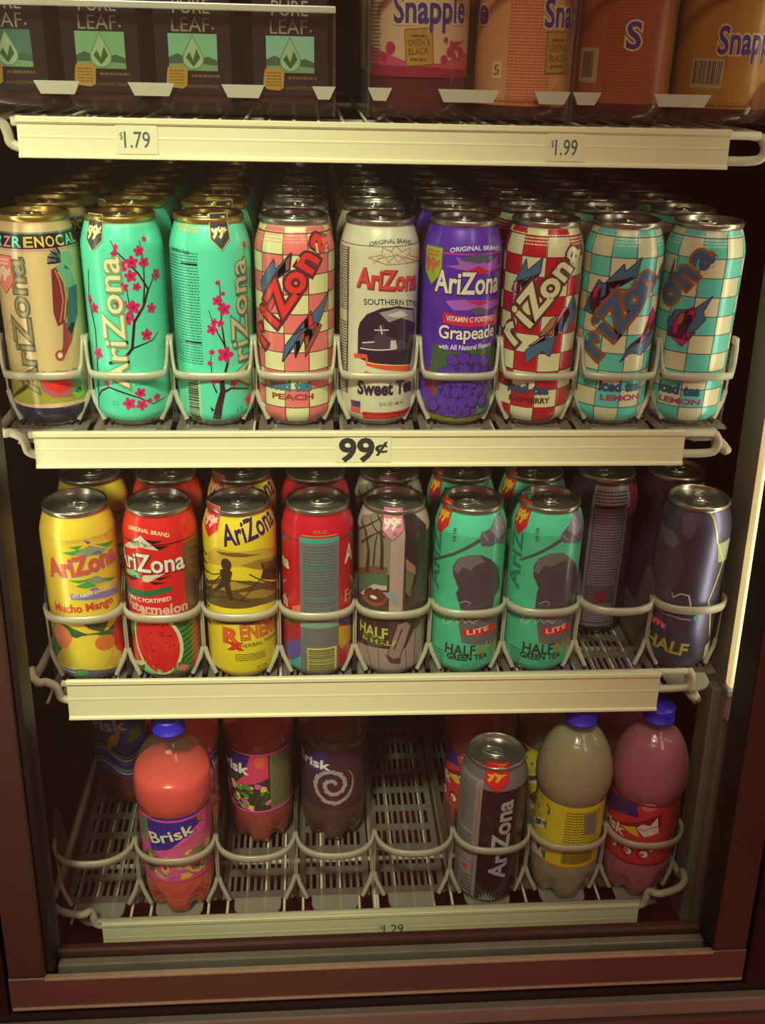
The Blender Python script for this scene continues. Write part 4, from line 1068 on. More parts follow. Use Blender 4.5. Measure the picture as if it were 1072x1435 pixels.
PM = dict(body=[(-17,101.4),(-14.4,106.3),(-21.2,121.6),(-22.3,129.7),(-17.3,140.4),(-6.5,146.2),(6.5,146),(17.5,138.9),(29.4,126.6),(37.1,101.8),(27.1,93.2),(25.8,78.4),(-11.1,83.2)], hair=[(-21.5,127.8),(-17.2,139.4),(-6.5,146.2),(4.7,145.6),(11.1,138.2),(1.6,135),(-3.6,128.7),(-11.1,132.2),(-16.3,122.9)], shirt=[(-14.7,78.2),(5.1,81.5),(46.2,68.3),(50,36.8),(30.8,36),(-7.9,43.9)], club=[(-53.4,124.6),(-21.5,144.9),(3.5,162.7)], head=[(3.1,163.7),(4.9,170.7),(14.6,173.4),(23.1,182.4),(35.4,186.2),(50.1,142.5),(26,155),(14,154.1),(5.8,156.4)], glove=[(14.7,172.3),(25.6,183.6),(36.2,181.9),(37,165.2),(25.5,159.3)], lines=[[(17.1,181.9),(24.3,170.9)], [(21.6,184.8),(30.1,172)], [(6.8,169.5),(12.5,160.6)], [(-14.3,89.1),(-7,93.5),(-1.3,91.6),(-3.9,88.3)]],
  kan=[(-22.6,169.8),(-22.1,161.8)], sig=[(-20.8,79.9),(-27.9,69.7),(-30.2,60.9),(-23,63.7),(-15.4,73.6),(-13.1,66.4),(-8.6,72.6),(-5.5,67.4),(-1.9,70.9),(2.1,67.5),(5.8,70.5),(9.8,71)], lite=[(-8.3,56.1),(-5.1,60.2),(26.1,61.7),(32.4,56.7),(31.6,51.4),(-4.6,52.7)], litet=[(-2.8,53.6)][0], half=[(-24.9,28.2)][0], green=[(-22.3,21.9)][0], az=[(-39.2,97.4)][0], badge=[(-41.8,179.7)][0], base=[(-40.8,13.5)][0])
BODY['M'] = can_body(golfer(PM), ink(72, 178, 128), [(0, 4.0, foil(130, 130, 120)), (166, 186, ink(80, 196, 146))])
PM2 = dict(body=[(-12.7,101.1),(-11.4,106.7),(-17.8,119.2),(-18.7,129.6),(-14.3,140),(-4,146.8),(7.3,147.6),(19.2,140.5),(32.6,126.3),(47.1,95.5),(35.5,88.2),(34.5,73.1),(-12.9,81.5)], hair=[(-18.3,125.5),(-14.3,138.9),(-4,146.8),(9.4,147.4),(20.7,139.1),(8.5,136.4),(-2.6,131.8),(-8.2,133.6),(-12.8,122.4)], shirt=[(-11.6,77.3),(8.4,79.7),(46.9,67.1),(46.8,38),(35.5,31.9),(-5.7,42.5)], club=[(-34.4,132.3),(-14.9,146.1),(5.8,161.6)], head=[(4.7,162.7),(6.9,169.6),(16.6,177.2),(25.3,189),(34.1,190),(47,151.6),(28.7,153.1),(14.6,157.2),(8,159.3)], glove=[(12.8,171.9),(23,185.7),(32.3,188.7),(38.4,167.9),(23.8,163)], lines=[[(15.8,183.4),(23.4,174.4)], [(18.9,186.8),(27.2,178.3)], [(7.3,166.5),(14.2,160.3)], [(-9.8,88.5),(-2.6,92.4),(1.4,90.2),(-0.2,87)]],
  kan=[(-18.6,170),(-17.8,162)], sig=[(-18.5,79.1),(-24.7,69.4),(-26.7,60.9),(-20,63.2),(-14,72.5),(-10.5,65.4),(-6.4,71.4),(-3,66.1),(1.5,69.4),(5.8,65.7),(9.6,68.5)], lite=[(-4.6,56),(-2.5,60.1),(27.2,60.9),(34.2,55.8),(33.8,49.9),(-1.8,52.1)], litet=[(1,53.4)][0], half=[(-21.6,28.2)][0], green=[(-23.5,21.3)][0], az=[(-33.3,98.9)][0], badge=[(-41.3,177.6)][0], base=[(-37.5,14.8)][0])
BODY['M2'] = can_body(golfer(PM2), ink(72, 178, 128), [(0, 4.0, foil(130, 130, 120)), (166, 186, ink(80, 196, 146))])

# --- dark can standing back in its lane, facts panel out
a = Art()
PNL2 = ink(112, 104, 108)
a.rect(-20, 14, 22, 166, PNL2, 2); a.rect(-17, 18, 19, 163, ink(84, 66, 70), 3)
a.rect(-20, 160, 24, 184, ink(150, 150, 140), 3); a.lines(-17, 162, 20, 180, 5, BLK, 4, 0.45, 71)
a.lines(-15, 66, 17, 156, 26, ink(130, 112, 112), 4, 0.4, 72); a.rect(-16, 112, 18, 113.2, BLK, 4)
a.poly([(-8, 56), (4, 60), (8, 48), (-2, 42)], ink(130, 30, 36), 4); a.lines(-15, 20, 17, 44, 8, ink(140, 130, 130), 4, 0.5, 73)
a.poly([(24, 150), (34, 150), (34, 184), (26, 184)], ink(150, 60, 90), 3); a.badge(42, 160, 18, 40, ink(190, 40, 30), ink(190, 130, 40), ink(120, 30, 30))
BODY['N'] = can_body(a, ink(58, 40, 54), [(0, 4.0, foil(120, 110, 110))])

# --- dark metallic can with the golfer outline, right end of the lower row
a = Art()
SL = foil(96, 92, 96)
a.poly([(-49.9,83.7),(-50.2,107),(-62.3,123.7),(-59.4,148),(-52,164),(-35.5,163.6),(-23.9,152.3),(-18.2,133.8),(-19.4,115.4),(-25.2,99.9),(-25.5,88.2),(-40.7,79.2)], ink(78, 66, 74), 2)
a.poly([(-52,164),(-35.5,163.6),(-25.2,154.1),(-32.3,144.9),(-42.8,147.1),(-51.3,154.3)], ink(104, 96, 98), 3)
a.poly([(-29.5,181.1),(-18.4,186.3),(-12.5,172.3),(-16.1,158.6),(-24.6,163.1)], ink(92, 80, 100), 3)
a.stroke([(-0,190),(5.9,181.6),(11.6,157),(27.5,130.4),(14.3,87.4),(20.5,72.7),(27.9,41.1)], 2.0, ink(190, 190, 110), 4, 1.6)
a.poly([(12.5,154.6),(40.7,155.1),(41.6,129),(18,132.2)], ink(150, 160, 120), 3)
a.rect(24, 8, 58, 30, ink(150, 165, 130), 2); a.outline([(24, 8), (58, 8), (58, 30), (24, 30)], 0.9, ink(205, 200, 130), 3)
a.poly([(-51.4,58.9),(-30.5,60.8),(-28.3,52.8),(-48.2,51.1)], ink(190, 30, 46), 4); a.text('LITE', -47.3,53.6, 21, 5, ink(225, 150, 150), 5, -0.12, 0.02)
a.text('HALF', -46.9,27.4, 46, 14, ink(176, 162, 66), 5, -0.1, 0.03)
a.stroke([(-51.3,66.2),(-39,70.5),(-28.9,68.1),(-20.6,68.7),(-12.4,67.2),(-2.4,67)], 1.8, ink(150, 145, 140), 4)
a.stroke([(-25.5,95.2),(-23.8,90.6),(-16.7,96.6),(-8.7,95.7),(-5.3,85.6),(-5.8,76.2)], 1.8, ink(190, 190, 160), 5)
a.ell(2.6,69.7, 2.5, 3.5, ink(60, 170, 110), 6)
BODY['P'] = can_body(a, pbr('dark_brushed_foil', ink_rgb(96, 94, 112), rough=0.38, metal=0.85), [(0, 5.0, foil(150, 160, 150))])

# --- dark can with silver facts panel on the bottom shelf
a = Art()
SLV = ink(140, 136, 126)
a.poly([(-66, 8), (-19, 8), (-19, 176), (-66, 176)], SLV, 1)
a.lines(-48, 104, -27, 172, 22, ink(70, 62, 62), 2, 0.42, 81); a.lines(-48, 70, -27, 100, 8, ink(60, 50, 52), 2, 0.5, 82)
a.outline([(-47, 12), (-24, 12), (-24, 60), (-47, 60)], 0.9, ink(80, 70, 70), 2); a.poly([(-38, 46), (-30, 46), (-30, 54), (-38, 54)], ink(190, 60, 80), 3)
a.lines(-46, 16, -25, 42, 5, ink(70, 62, 62), 2, 0.5, 83)
a.stroke([(-24, 30), (-22, 170)], 1.4, ink(190, 90, 80), 2)
a.text('ArIZona', 13.8,44.4, 108, 19, ink(170, 164, 158), 4, PI/2-0.02, 0.03)
a.badge(-4.4,182.8, 28, 36, ink(206, 40, 32), ink(215, 165, 60), ink(150, 30, 30))
for k in range(6): a.poly([(-14+k*2.4, 10), (-11+k*3.0, 10), (-13+k*3.6, 26-abs(k-2)*3)], ink(150, 146, 140), 3)
a.stroke([(20, 40), (26, 70), (24, 110), (30, 150)], 1.4, ink(110, 90, 80), 3, 0.6)
BODY['Q'] = can_body(a, ink(48, 28, 32), [(0, 4.0, foil(130, 120, 120)), (166, 188, ink(110, 104, 100))])

ORD = {2: 'second', 3: 'third', 4: 'fourth', 5: 'fifth', 6: 'sixth', 7: 'seventh', 8: 'eighth'}
def place_can(key, row, x, d, label, group, lid='silver', rz=0.0):
    loc, rot = on_shelf(row, x, d, 0.0, rz)
    e = empty('drink_can', loc, rot)
    tag(e, label, 'can', group)
    b = bpy.data.objects.new('body', BODY[key]); COL.objects.link(b); b.parent = e
    lm, tm = LID[lid]
    l = bpy.data.objects.new('lid', lm); COL.objects.link(l); l.parent = e
    t = bpy.data.objects.new('pull_tab', tm); COL.objects.link(t); t.parent = l
    t.rotation_euler = (0, 0, random.uniform(0, 2*PI))
    return e

X1 = [-0.2783, -0.202, -0.1232, -0.0467, 0.0316, 0.1086, 0.185, 0.2614, 0.3388]
X2 = [-0.264, -0.1838, -0.1053, -0.0268, 0.05, 0.129, 0.208, 0.2868, 0.3633]
LANE1 = [0.0304+(i-4)*0.0774 for i in range(9)]
LANE2 = [0.0505+(i-4)*0.0785 for i in range(9)]
LANE3 = [-0.3138+0.0869*(i+0.5) for i in range(8)]
TOP = [('A', 'gold', 'beige tall can with gold lid and a dancer in feathers', 'beige dancer can'),
       ('B', 'gold', 'mint green can with pink blossom branch in front and cream lettering', 'mint blossom can showing its branch'),
       ('B2', 'gold', 'mint green blossom can turned to show its printed facts panel', 'mint can showing its facts panel'),
       ('C', 'silver', 'pink and cream checkered can with red slanted lettering', 'pink checkered can'),
       ('D', 'silver', 'white can with a dark steamboat picture and Sweet Tea lettering', 'white sweet tea can'),
       ('E', 'silver', 'purple can with a bunch of grapes and white lettering', 'purple grape can'),
       ('F', 'silver', 'dark red and cream checkered can with pale slanted lettering', 'red checkered can'),
       ('G', 'silver', 'teal and cream checkered can beside the red checkered one', 'teal checkered can beside the red checkered one'),
       ('G2', 'silver', 'teal and cream checkered can at the far right end of the upper row', 'teal checkered can at the right end')]
for i, (k, lid, lab, short) in enumerate(TOP):
    place_can(k, 1, X1[i], 0.0688, lab, 'front row of tall cans on the upper shelf', lid)
    for j in range(2, 9):
        place_can(k, 1, LANE1[i]+random.uniform(-0.001, 0.001), 0.0688+(j-1)*0.0746, 'can %s in line behind the %s' % (ORD[j], short), 'cans waiting behind the upper front row', lid, random.uniform(-0.6, 0.6))
LOW = [('H', 'yellow can with a mango picture, left end of the lower row', 'yellow mango can'),
       ('I', 'red can with a sliced watermelon picture', 'red watermelon can'),
       ('J', 'yellow can with dark landscape print and RX Energy lettering', 'yellow energy can'),
       ('K', 'red can turned to a grey facts panel and barcode', 'red can with the grey panel'),
       ('L', 'brown woodland print can with a pink price flash', 'brown woodland can'),
       ('M', 'mint green Half and Half can beside the brown woodland can', 'mint can beside the woodland one'),
       ('M2', 'mint green Half and Half can beside the lane missing its front can', 'mint can beside the gap'),
       None,
       ('P', 'dark shiny metallic can at the right end of the lower row', 'dark metallic can')]
for i, r in enumerate(LOW):
    if r:
        place_can(r[0], 2, X2[i], 0.0694, r[1], 'front row of tall cans on the lower shelf')
        place_can('N' if r[0] == 'P' else r[0], 2, LANE2[i], 0.1442, 'can standing second in line behind the %s' % r[2], 'cans waiting behind the lower front row', rz=0.25 if r[0] == 'P' else 0.0)
    else:
        place_can('N', 2, X2[i], 0.1440, 'dark can with grey facts panel set back behind an empty space', 'cans waiting behind the lower front row', rz=-0.05)
place_can('Q', 3, 0.1640, 0.0440, 'dark can with silver side panel standing among the bottles on the bottom shelf', None)

# ------------------------------------------------------------------ lane trays
def tray_parts(w, depth, yc, ring_h, sag, ucup):
    """meshes in lane coordinates: x across, y back, z off the deck"""
    hw = w/2
    out = []
    # slotted floor
    bm = bmesh.new(); z0, z1 = -0.0032, -0.0012
    fy0 = 0.036
    fw = hw-0.0030
    box(bm, -fw, -fw+0.006, fy0, depth, z0, z1); box(bm, fw-0.006, fw, fy0, depth, z0, z1)
    y = fy0; rows = 0
    while y < depth-0.04:
        box(bm, -fw+0.006, fw-0.006, y, y+0.010, z0, z1)
        nb = 9; span = 2*(fw-0.006); pw = span/nb
        for k in range(nb+1):
            xx = -fw+0.006+k*pw
            box(bm, max(-fw+0.006, xx-0.0016), min(fw-0.006, xx+0.0016), y+0.010, y+0.034, z0, z1)
        y += 0.034
    box(bm, -fw+0.006, fw-0.006, y, depth, z0, z1)
    out.append(('floor_tray', bm, M_FLOOR_SHADED))
    # rounded front tongue
    bm = bmesh.new()
    tw = hw*0.60
    pts = [(tw, fy0)] + [(tw*math.cos(t), 0.026-0.021*math.sin(t)) for t in [PI*k/14 for k in range(15)]] + [(-tw, fy0)]
    plate_xy(bm, pts[::-1], z0-0.0004, z1)
    bmesh.ops.recalc_face_normals(bm, faces=bm.faces[:])
    out.append(('front_tongue', bm, M_FROST3))
    # side walls with a raised front fin
    yk = yc
    prof = [(yk-0.004, -0.002), (yk-0.004, ring_h), (yk+0.002, ring_h+0.016), (yk+0.012, ring_h+0.027), (yk+0.018, ring_h+0.029), (yk+0.024, ring_h+0.024), (yk+0.036, ring_h-0.015), (yk+0.048, 0.046), (depth, 0.046), (depth, -0.002)]
    for sg in (-1, 1):
        bm = bmesh.new()
        x = sg*(hw-0.0011)
        plate_yz(bm, prof, x-0.0005, x+0.0005)
        # flared foot at the front of the wall
        foot = [(x, yk-0.003, 0.030), (x-sg*0.003, yk-0.006, 0.020), (x-sg*0.009, yk-0.010, 0.008), (x-sg*0.011, yk-0.011, 0.0035)]
        tube(bm, foot, 0.0024, 8, mi=1)
        tube(bm, [(x, yk-0.0035, 0.028), (x, yk-0.0042, ring_h)], 0.0010, 6, mi=1)
        bmesh.ops.recalc_face_normals(bm, faces=bm.faces[:])
        out.append(('side_wall', bm, M_FROST))
    # front stop: a band bowed round the product
    bm = bmesh.new()
    N = 32; th = 0.0013; hh = 0.0034 if ucup else 0.0042
    prev = None; pf = None
    for k in range(N+1):
        t = PI*k/N
        e = 0.62 if ucup else 0.85
        cx = -math.copysign(abs(math.cos(t))**e, math.cos(t))*(hw-0.0012)
        cy = yk - sag*math.sin(t)**e
        q = abs(2*k/N-1)
        zc = ring_h
        if ucup:
            zc = ring_h + 0.029*max(0.0, min(1.0, (q-0.62)/0.24))**1.6
        rad = Vector((cx, (cy-yk), 0)); 
        rad = rad.normalized() if rad.length > 1e-6 else Vector((0, -1, 0))
        c = Vector((cx, cy, zc))
        sec = [c-rad*th-Vector((0, 0, hh)), c+rad*th-Vector((0, 0, hh)), c+rad*(th+0.0006)+Vector((0, 0, hh)), c-rad*th+Vector((0, 0, hh))]
        vs = [bm.verts.new(p) for p in sec]
        if prev:
            for j in range(4): bm.faces.new((prev[j], vs[j], vs[(j+1)%4], prev[(j+1)%4]))
        else: bm.faces.new(vs[::-1])
        if ucup and zc > ring_h+0.0005:
            fl = [bm.verts.new((c.x, c.y, ring_h)), bm.verts.new((c.x, c.y, zc))]
            if pf:
                f = bm.faces.new((pf[0], fl[0], fl[1], pf[1])); f.material_index = 1
            pf = fl
        else: pf = None
        prev = vs
    bm.faces.new(prev)
    bmesh.ops.recalc_face_normals(bm, faces=bm.faces[:])
    out.append(('front_stop', bm, M_FROST2))
    return [(n, to_mesh(n, b, [m, M_FROST3 if n == 'front_stop' else M_FROST2], n == 'front_stop')) for n, b, m in out]
def put_trays(row, lanes, parts, labels, group):
    for x, lab in zip(lanes, labels):
        loc, rot = on_shelf(row, x, 0.0)
        e = empty('lane_tray', loc, rot); tag(e, lab, 'tray', group)
        for n, me in parts:
            o = bpy.data.objects.new(n, me); COL.objects.link(o); o.parent = e
P1 = tray_parts(0.0774, 0.64, 0.060, 0.0520, 0.0300, True)
put_trays(1, LANE1, P1, ['frosted lane tray holding the %s' % t[3] for t in TOP], 'lane trays on the upper can shelf')
P2 = tray_parts(0.0785, 0.64, 0.058, 0.0800, 0.0285, False)
put_trays(2, LANE2, P2, ['frosted lane tray holding the %s' % t[2] if t else 'frosted lane tray with its front space empty, slotted floor showing' for t in LOW], 'lane trays on the lower can shelf')
P3 = tray_parts(0.0869, 0.64, 0.040, 0.0880, 0.0370, False)
put_trays(3, LANE3, P3, ['frosted lane tray at the left end, empty but for a bottle far back', 'frosted lane tray holding the coral pink front bottle', 'frosted lane tray under the set back bottle with a pink label', 'frosted lane tray under the set back dark cola coloured bottle', 'completely empty frosted lane tray', 'frosted lane tray holding the dark can among the bottles', 'frosted lane tray holding the pale lemonade bottle', 'frosted lane tray at the right end holding the mauve pink bottle'], 'lane trays on the bottom shelf')

# ------------------------------------------------------------------ soft drink bottles
BOT_PROF = [(0.0, 6.0), (14.0, 4.5), (22.0, 0.6), (27.0, 0.0), (31.0, 3.0), (34.5, 12.0), (37.6, 28.0), (38.6, 42.0), (38.0, 52.0), (37.6, 56.0), (37.6, 100.0), (37.6, 138.0), (38.4, 141.0), (40.4, 146.0), (42.0, 155.0), (42.2, 164.0), (41.2, 174.0), (38.8, 185.0), (34.6, 197.0), (28.6, 208.0), (21.6, 216.0), (15.8, 221.0), (14.2, 224.5), (16.2, 226.0), (16.2, 228.5), (13.2, 229.5), (13.0, 231.0)]
def bottle_shell(scale=1.0, top=None, petal=True):
    bm = bmesh.new()
    prof = [(max(r, 0.01)/1000*scale, z/1000) for r, z in BOT_PROF if top is None or z <= top]
    if top is not None:
        prof.append((0.00001, prof[-1][1]))
    rings = lathe(bm, prof, 60, cap0=False)
    if petal:
        for i, ring in enumerate(rings):
            z = prof[i][1]*1000
            if z < 40 and prof[i][0] > 0.012:
                wgt = max(0.0, 1-abs(z-8)/32.0)
                for k, v in enumerate(ring):
                    c = math.cos(5*2*PI*k/60)
                    g = max(0.0, -c)
                    v.co.x *= 1-0.10*wgt*g; v.co.y *= 1-0.10*wgt*g; v.co.z += 0.010*wgt*g
    return bm
def cap_mesh():
    bm = bmesh.new()
    n = 72
    rings = lathe(bm, [(0.0158, 0.2292), (0.0172, 0.2294), (0.0172, 0.2318), (0.0165, 0.2322), (0.0166, 0.2440), (0.0160, 0.2455), (0.0001, 0.2458)], n, cap0=True)
    for i in (3, 4):
        for k, v in enumerate(rings[i]):
            if k % 2: v.co.x *= 0.965; v.co.y *= 0.965
    return bm
SHELL_ME = to_mesh('shell', bottle_shell(), [clear_plastic('clear_bottle_plastic', (0.96, 0.92, 0.92), haze=0.05, rough=0.03)])
CAP_ME = to_mesh('cap', cap_mesh(), [pbr('blue_cap', ink_rgb(48, 40, 170), rough=0.38)])
def drink_mesh(level, m):
    bm = bottle_shell(0.985, level)
    return to_mesh('drink', bm, [m])
def liquid(name, col):
    return pbr(name, col, rough=0.22, spec=0.3, sss=0.35)
DRINK = {k: drink_mesh(lv, liquid('drink_'+k, ink_rgb(*c))) for k, c, lv in (('coral', (214, 78, 62), 188), ('pinkred', (150, 40, 34), 216), ('cola', (70, 16, 18), 216), ('lemonade', (150, 143, 104), 216), ('mauve', (168, 92, 104), 216), ('orange', (196, 66, 44), 216), ('berry', (120, 24, 30), 216))}
LR = 38.25
def label_obj(parent, art, base, v0=55.0, v1=140.0, rz=0.0):
    bm = bmesh.new(); mats = [base]
    zs = [v0, v0+0.8, (v0+v1)/2, v1-0.8, v1]
    lathe(bm, [(LR/1000, z/1000) for z in zs], 72, cap0=False)
    abm = art.wrap(lambda v: LR, 0.00010, 4.0)
    join_art(bm, mats, abm, art.mats)
    return to_mesh('label', bm, mats)
def clipv(pts, lo=56, hi=139): return [(u, min(hi, max(lo, v))) for u, v in pts]
LABEL = {}
BLU = paper(56, 40, 130); PNK = paper(214, 80, 140); LGR = paper(70, 130, 56); DGR = paper(52, 60, 34); LYE = paper(214, 176, 50); LWH = paper(215, 205, 180); PEA = paper(214, 150, 130)
def confetti(a, region, n, cols, seed, r0=2.0, r1=4.5, L=2):
    rnd = random.Random(seed); u0, u1, v0, v1 = region
    for i in range(n):
        u = rnd.uniform(u0, u1); v = rnd.uniform(v0, v1); r = rnd.uniform(r0, r1); t = rnd.uniform(0, 6.28)
        m = cols[i % len(cols)]
        if i % 3 == 0: a.ell(u, v, r, r*rnd.uniform(0.4, 0.8), m, L+(i % 5)*0.25, t, 12)
        else:
            k = rnd.choice((4, 5, 6))
            a.poly([(u+r*rnd.uniform(0.6, 1.2)*math.cos(t+2*PI*q/k), v+r*rnd.uniform(0.6, 1.2)*math.sin(t+2*PI*q/k)) for q in range(k)], m, L+(i % 5)*0.25)
def brisk(a, u, v, w, h, rot=0.0, mo=None):
    n = 'Brisk'
    a.logo(n, u, v, w, h, LWH, mo or paper(40, 30, 60), 6, rot, 0.02, 0.055, 0.5, -0.6)

# coral bottle
a = Art()
cols = [LGR, paper(60, 96, 44), PEA, LYE, paper(46, 84, 40), PNK, paper(150, 176, 80)]
confetti(a, (-58, 58, 60, 94), 110, cols, 5, 2.6, 6.2)
a.poly([(-51.9,126.7),(-27.9,141.5),(-28.2,94.5),(-45.9,74.4),(-51.9,96.9)], PNK, 4); a.poly([(-39.6,133.1),(-29,139),(-30.5,99.8),(-41.3,105.4)], LGR, 5)
a.poly([(-28.2,138.8),(-7.3,144.4),(12.6,145.7),(32.2,142),(34,128.3),(16.1,119),(-0,102.3),(-25.6,94.4)], BLU, 5)
a.poly([(34.7,138.2),(42.9,136.1),(42.8,114.7),(21.1,111.7),(-1.4,100.3),(-5.1,102.1),(13.5,118.4),(29.7,129.6)], PNK, 4)
for k in range(3): a.stroke([(0,103.6),(18.5,114.6),(37.8,118.8)], 0.6, paper(235, 150, 180), 6)
a.ell(32.4,135.3, 4, 6, paper(206, 80, 60), 6)
brisk(a, -23.1,106.1, 49, 14, 0.26)
a.rect(-118, 137.5, 118, 140, PNK, 8); a.rect(-118, 55, 118, 57.5, PNK, 8)
a.poly([(-8.2,95.8),(4.4,92.5),(2.1,75.9),(7.6,63),(-10.7,60.7),(-1.7,76.1)], paper(206, 90, 130), 7); a.ell(-9.7,74.6, 4.5, 5.5, LYE, 8, 0.4); a.ell(-9.7,74.6, 2.2, 3, RED, 9, 0.4)
a.stroke([(13.6,76.5),(18.3,66.9),(26.8,62.6),(33.6,64.5)], 3, LYE, 8)
LABEL['coral'] = label_obj(None, a, paper(196, 84, 116))
# yellow lemonade label
a = Art()
YL = paper(206, 186, 40); YD = paper(96, 84, 26)
a.poly(clipv([(-70.2,143.9),(-70.6,136.8),(-56.2,136.6),(-70.5,119.4),(-61.5,112.8),(-70.4,107.9),(-70.1,126.4)]), paper(90, 80, 130), 3)
a.ell(-50.1,129, 7, 7, paper(196, 186, 90), 3); a.ell(-50.1,129, 4, 4, YL, 4)
a.stroke([(-37,132.9),(-33.4,128.2),(-34.5,119.8)], 2.4, YD, 4)
a.poly([(-70.6,89.1),(-39,112.4),(-35.2,100.2),(-66,79.6)], LWH, 3); a.poly([(-56,98.2),(-43.3,107),(-42.3,100.4),(-50.6,94.3)], YD, 4)
a.poly([(-70.6,60.3),(-33.5,86.2),(-30.5,59.7),(-59.1,48.9)], LWH, 3); a.poly([(-50.1,72.8),(-42.6,83.7),(-37.3,81.3),(-32.6,78.2),(-40.6,69.9),(-43.1,61.2)], YD, 4)
a.poly([(-43,105),(-35.1,110.1),(-34.9,98.2)], LGR, 4); a.poly([(-40.1,65.9),(-31.7,70),(-31.9,54.3)], LGR, 4)
a.lines(-14, 86, 27, 134, 13, YD, 3, 0.4, 91); a.rect(-14, 60, 24, 82, paper(150, 132, 36), 2); a.lines(-12, 62, 22, 80, 6, YD, 3, 0.4, 92)
a.poly([(5.3,131.2),(21.1,130.1),(22.9,99.4),(8.1,101.9)], paper(140, 126, 110), 3)
a.ell(7.2,63.1, 4, 2.5, paper(190, 90, 40), 4)
a.rect(-118, 55, 118, 57.5, paper(206, 150, 40), 5)
confetti(a, (-110, -45, 58, 136), 50, [paper(90, 80, 130), YD, LWH, LYE], 15)
LABEL['lemonade'] = label_obj(None, a, YL)
# red label on the mauve bottle
a = Art()
RR = paper(190, 56, 52); RRD = paper(140, 24, 30)
a.poly(clipv([(-73.9,124.6),(-44,137.2),(-24.7,141.4),(-17.9,140.1),(-21.8,132.3),(-17.1,121.5),(-36.1,117.6),(-56.5,107.6)]), paper(64, 42, 110), 3)
a.text('Brisk', -73.9,90.6, 42, 13, LWH, 6, -0.04, 0.03)
a.ell(-8.6,137.2, 8, 5.5, paper(206, 120, 120), 3, 0.3)
a.poly([(-53.4,97.2),(-17.9,114.9),(6.4,129.8),(7.6,110.5),(-19.7,103.5),(-46.2,93.9)], RRD, 3)
a.poly([(-46.7,96.5),(-20.2,107.5),(-13.7,94.8),(-22.1,96),(-33.5,100.1)], LYE, 4)
a.poly([(-18.4,106.1),(-12.8,113.5),(-4.6,112.3),(2,124.1),(6.3,102.3),(-8.9,95.9)], LWH, 4); a.stroke([(-16.8,106.7),(-10,104.3),(-4.2,109.4),(3.9,111.2)], 0.9, RRD, 5)
for p in ((570, 520), (612, 545), (660, 560), (690, 545), (640, 530)): pass
for u, v in [(-43.3,73),(-25.2,72.6),(-7.5,72.3),(-0.4,81.4)]: a.ell(u, v, 7, 8, RRD, 3); a.ell(u+1, v-1, 4.6, 5.2, LWH, 4, 0.5); a.ell(u-1, v-2, 2.6, 3, paper(200, 90, 90), 5)
a.lines(22, 62, 48, 134, 20, paper(140, 40, 40), 2, 0.3, 93)
a.rect(-118, 137.8, 118, 140, RRD, 6); a.rect(-118, 55, 118, 57, RRD, 6)
LABEL['mauve'] = label_obj(None, a, RR)
# pink / olive label in third lane
a = Art()
OLV = paper(112, 104, 66)
a.rect(14, 56, 60, 139, OLV, 3); a.lines(17, 62, 55, 134, 20, paper(80, 74, 46), 4, 0.4, 94)
a.poly([(-60, 108), (-16, 106), (-4, 139), (-60, 139)], paper(60, 36, 100), 3)
a.poly([(-30, 92), (-8, 96), (12, 104), (12, 139), (-8, 139), (-18, 106)], paper(200, 60, 90), 4); a.ell(2, 128, 6, 8, paper(206, 90, 50), 5)
a.text('Brisk', -60, 111, 48, 14, LWH, 6, -0.02, 0.03)
confetti(a, (-50, 13, 60, 94), 60, [paper(60, 76, 36), PEA, LYE, PNK, LGR], 25, 2.6, 5.5)
a.rect(-118, 55, 118, 57.5, PNK, 6); a.rect(-118, 138, 118, 140, PNK, 6)
LABEL['pinkred'] = label_obj(None, a, paper(60, 50, 34))
# silver swirl label on the dark bottle
a = Art()
SV = paper(150, 138, 140)
a.poly([(-50, 112), (-14, 110), (-8, 139), (-50, 139)], paper(66, 50, 110), 3); a.text('Brisk', -52, 117, 46, 12, LWH, 6, -0.05, 0.03)
for k in range(22):
    t = k*0.55; r = 4+k*1.05
    a.stroke([(-2+r*math.cos(t+q*0.35), max(58, min(136, 92+r*1.1*math.sin(t+q*0.35)))) for q in range(6)], 5.0, SV if k % 3 else paper(170, 90, 60), 3+(k % 3)*0.4, 1.4)
a.lines(24, 66, 56, 130, 12, paper(92, 64, 76), 3, 0.4, 95)
LABEL['cola'] = label_obj(None, a, paper(70, 40, 46))
# blue swirl label at the back of the first lane
a = Art()
for k in range(9):
    a.stroke([(-55+q*5.5, 58+k*5.0+9*math.sin((q-3)*0.55)) for q in range(21)], 2.4, [paper(90, 96, 190), LWH, paper(150, 170, 110), paper(50, 54, 140)][k % 4], 3)
a.text('Brisk', -50, 116, 60, 16, LWH, 6, 0.1, 0.03)
a.poly([(-16, 92), (-2, 100), (4, 124), (-12, 110)], LYE, 5); a.poly([(10, 100), (30, 108), (28, 124), (14, 118)], paper(120, 150, 60), 5)
LABEL['berry'] = label_obj(None, a, paper(84, 92, 150))
LABEL['orange'] = LABEL['coral']

def place_bottle(kind, label_kind, x, d, text, rz=0.0):
    loc, rot = on_shelf(3, x, d, 0.0, rz)
    e = empty('soda_bottle', loc, rot)
    tag(e, text, 'bottle', 'soft drink bottles on the bottom shelf')
    for n, me in (('shell', SHELL_ME), ('drink', DRINK[kind]), ('label', LABEL[label_kind]), ('cap', CAP_ME)):
        o = bpy.data.objects.new(n, me); COL.objects.link(o); o.parent = e
    return e
place_bottle('coral', 'coral', LANE3[1]+0.001, 0.046, 'coral pink drink bottle in front, second lane from the left')
place_bottle('lemonade', 'lemonade', LANE3[6]+0.002, 0.046, 'pale lemonade bottle with yellow label at the front')
place_bottle('mauve', 'mauve', LANE3[7], 0.046, 'mauve pink drink bottle with red label at the right end')
place_bottle('orange', 'coral', LANE3[1]+0.001, 0.134, 'orange red drink bottle directly behind the coral pink one', 0.8)
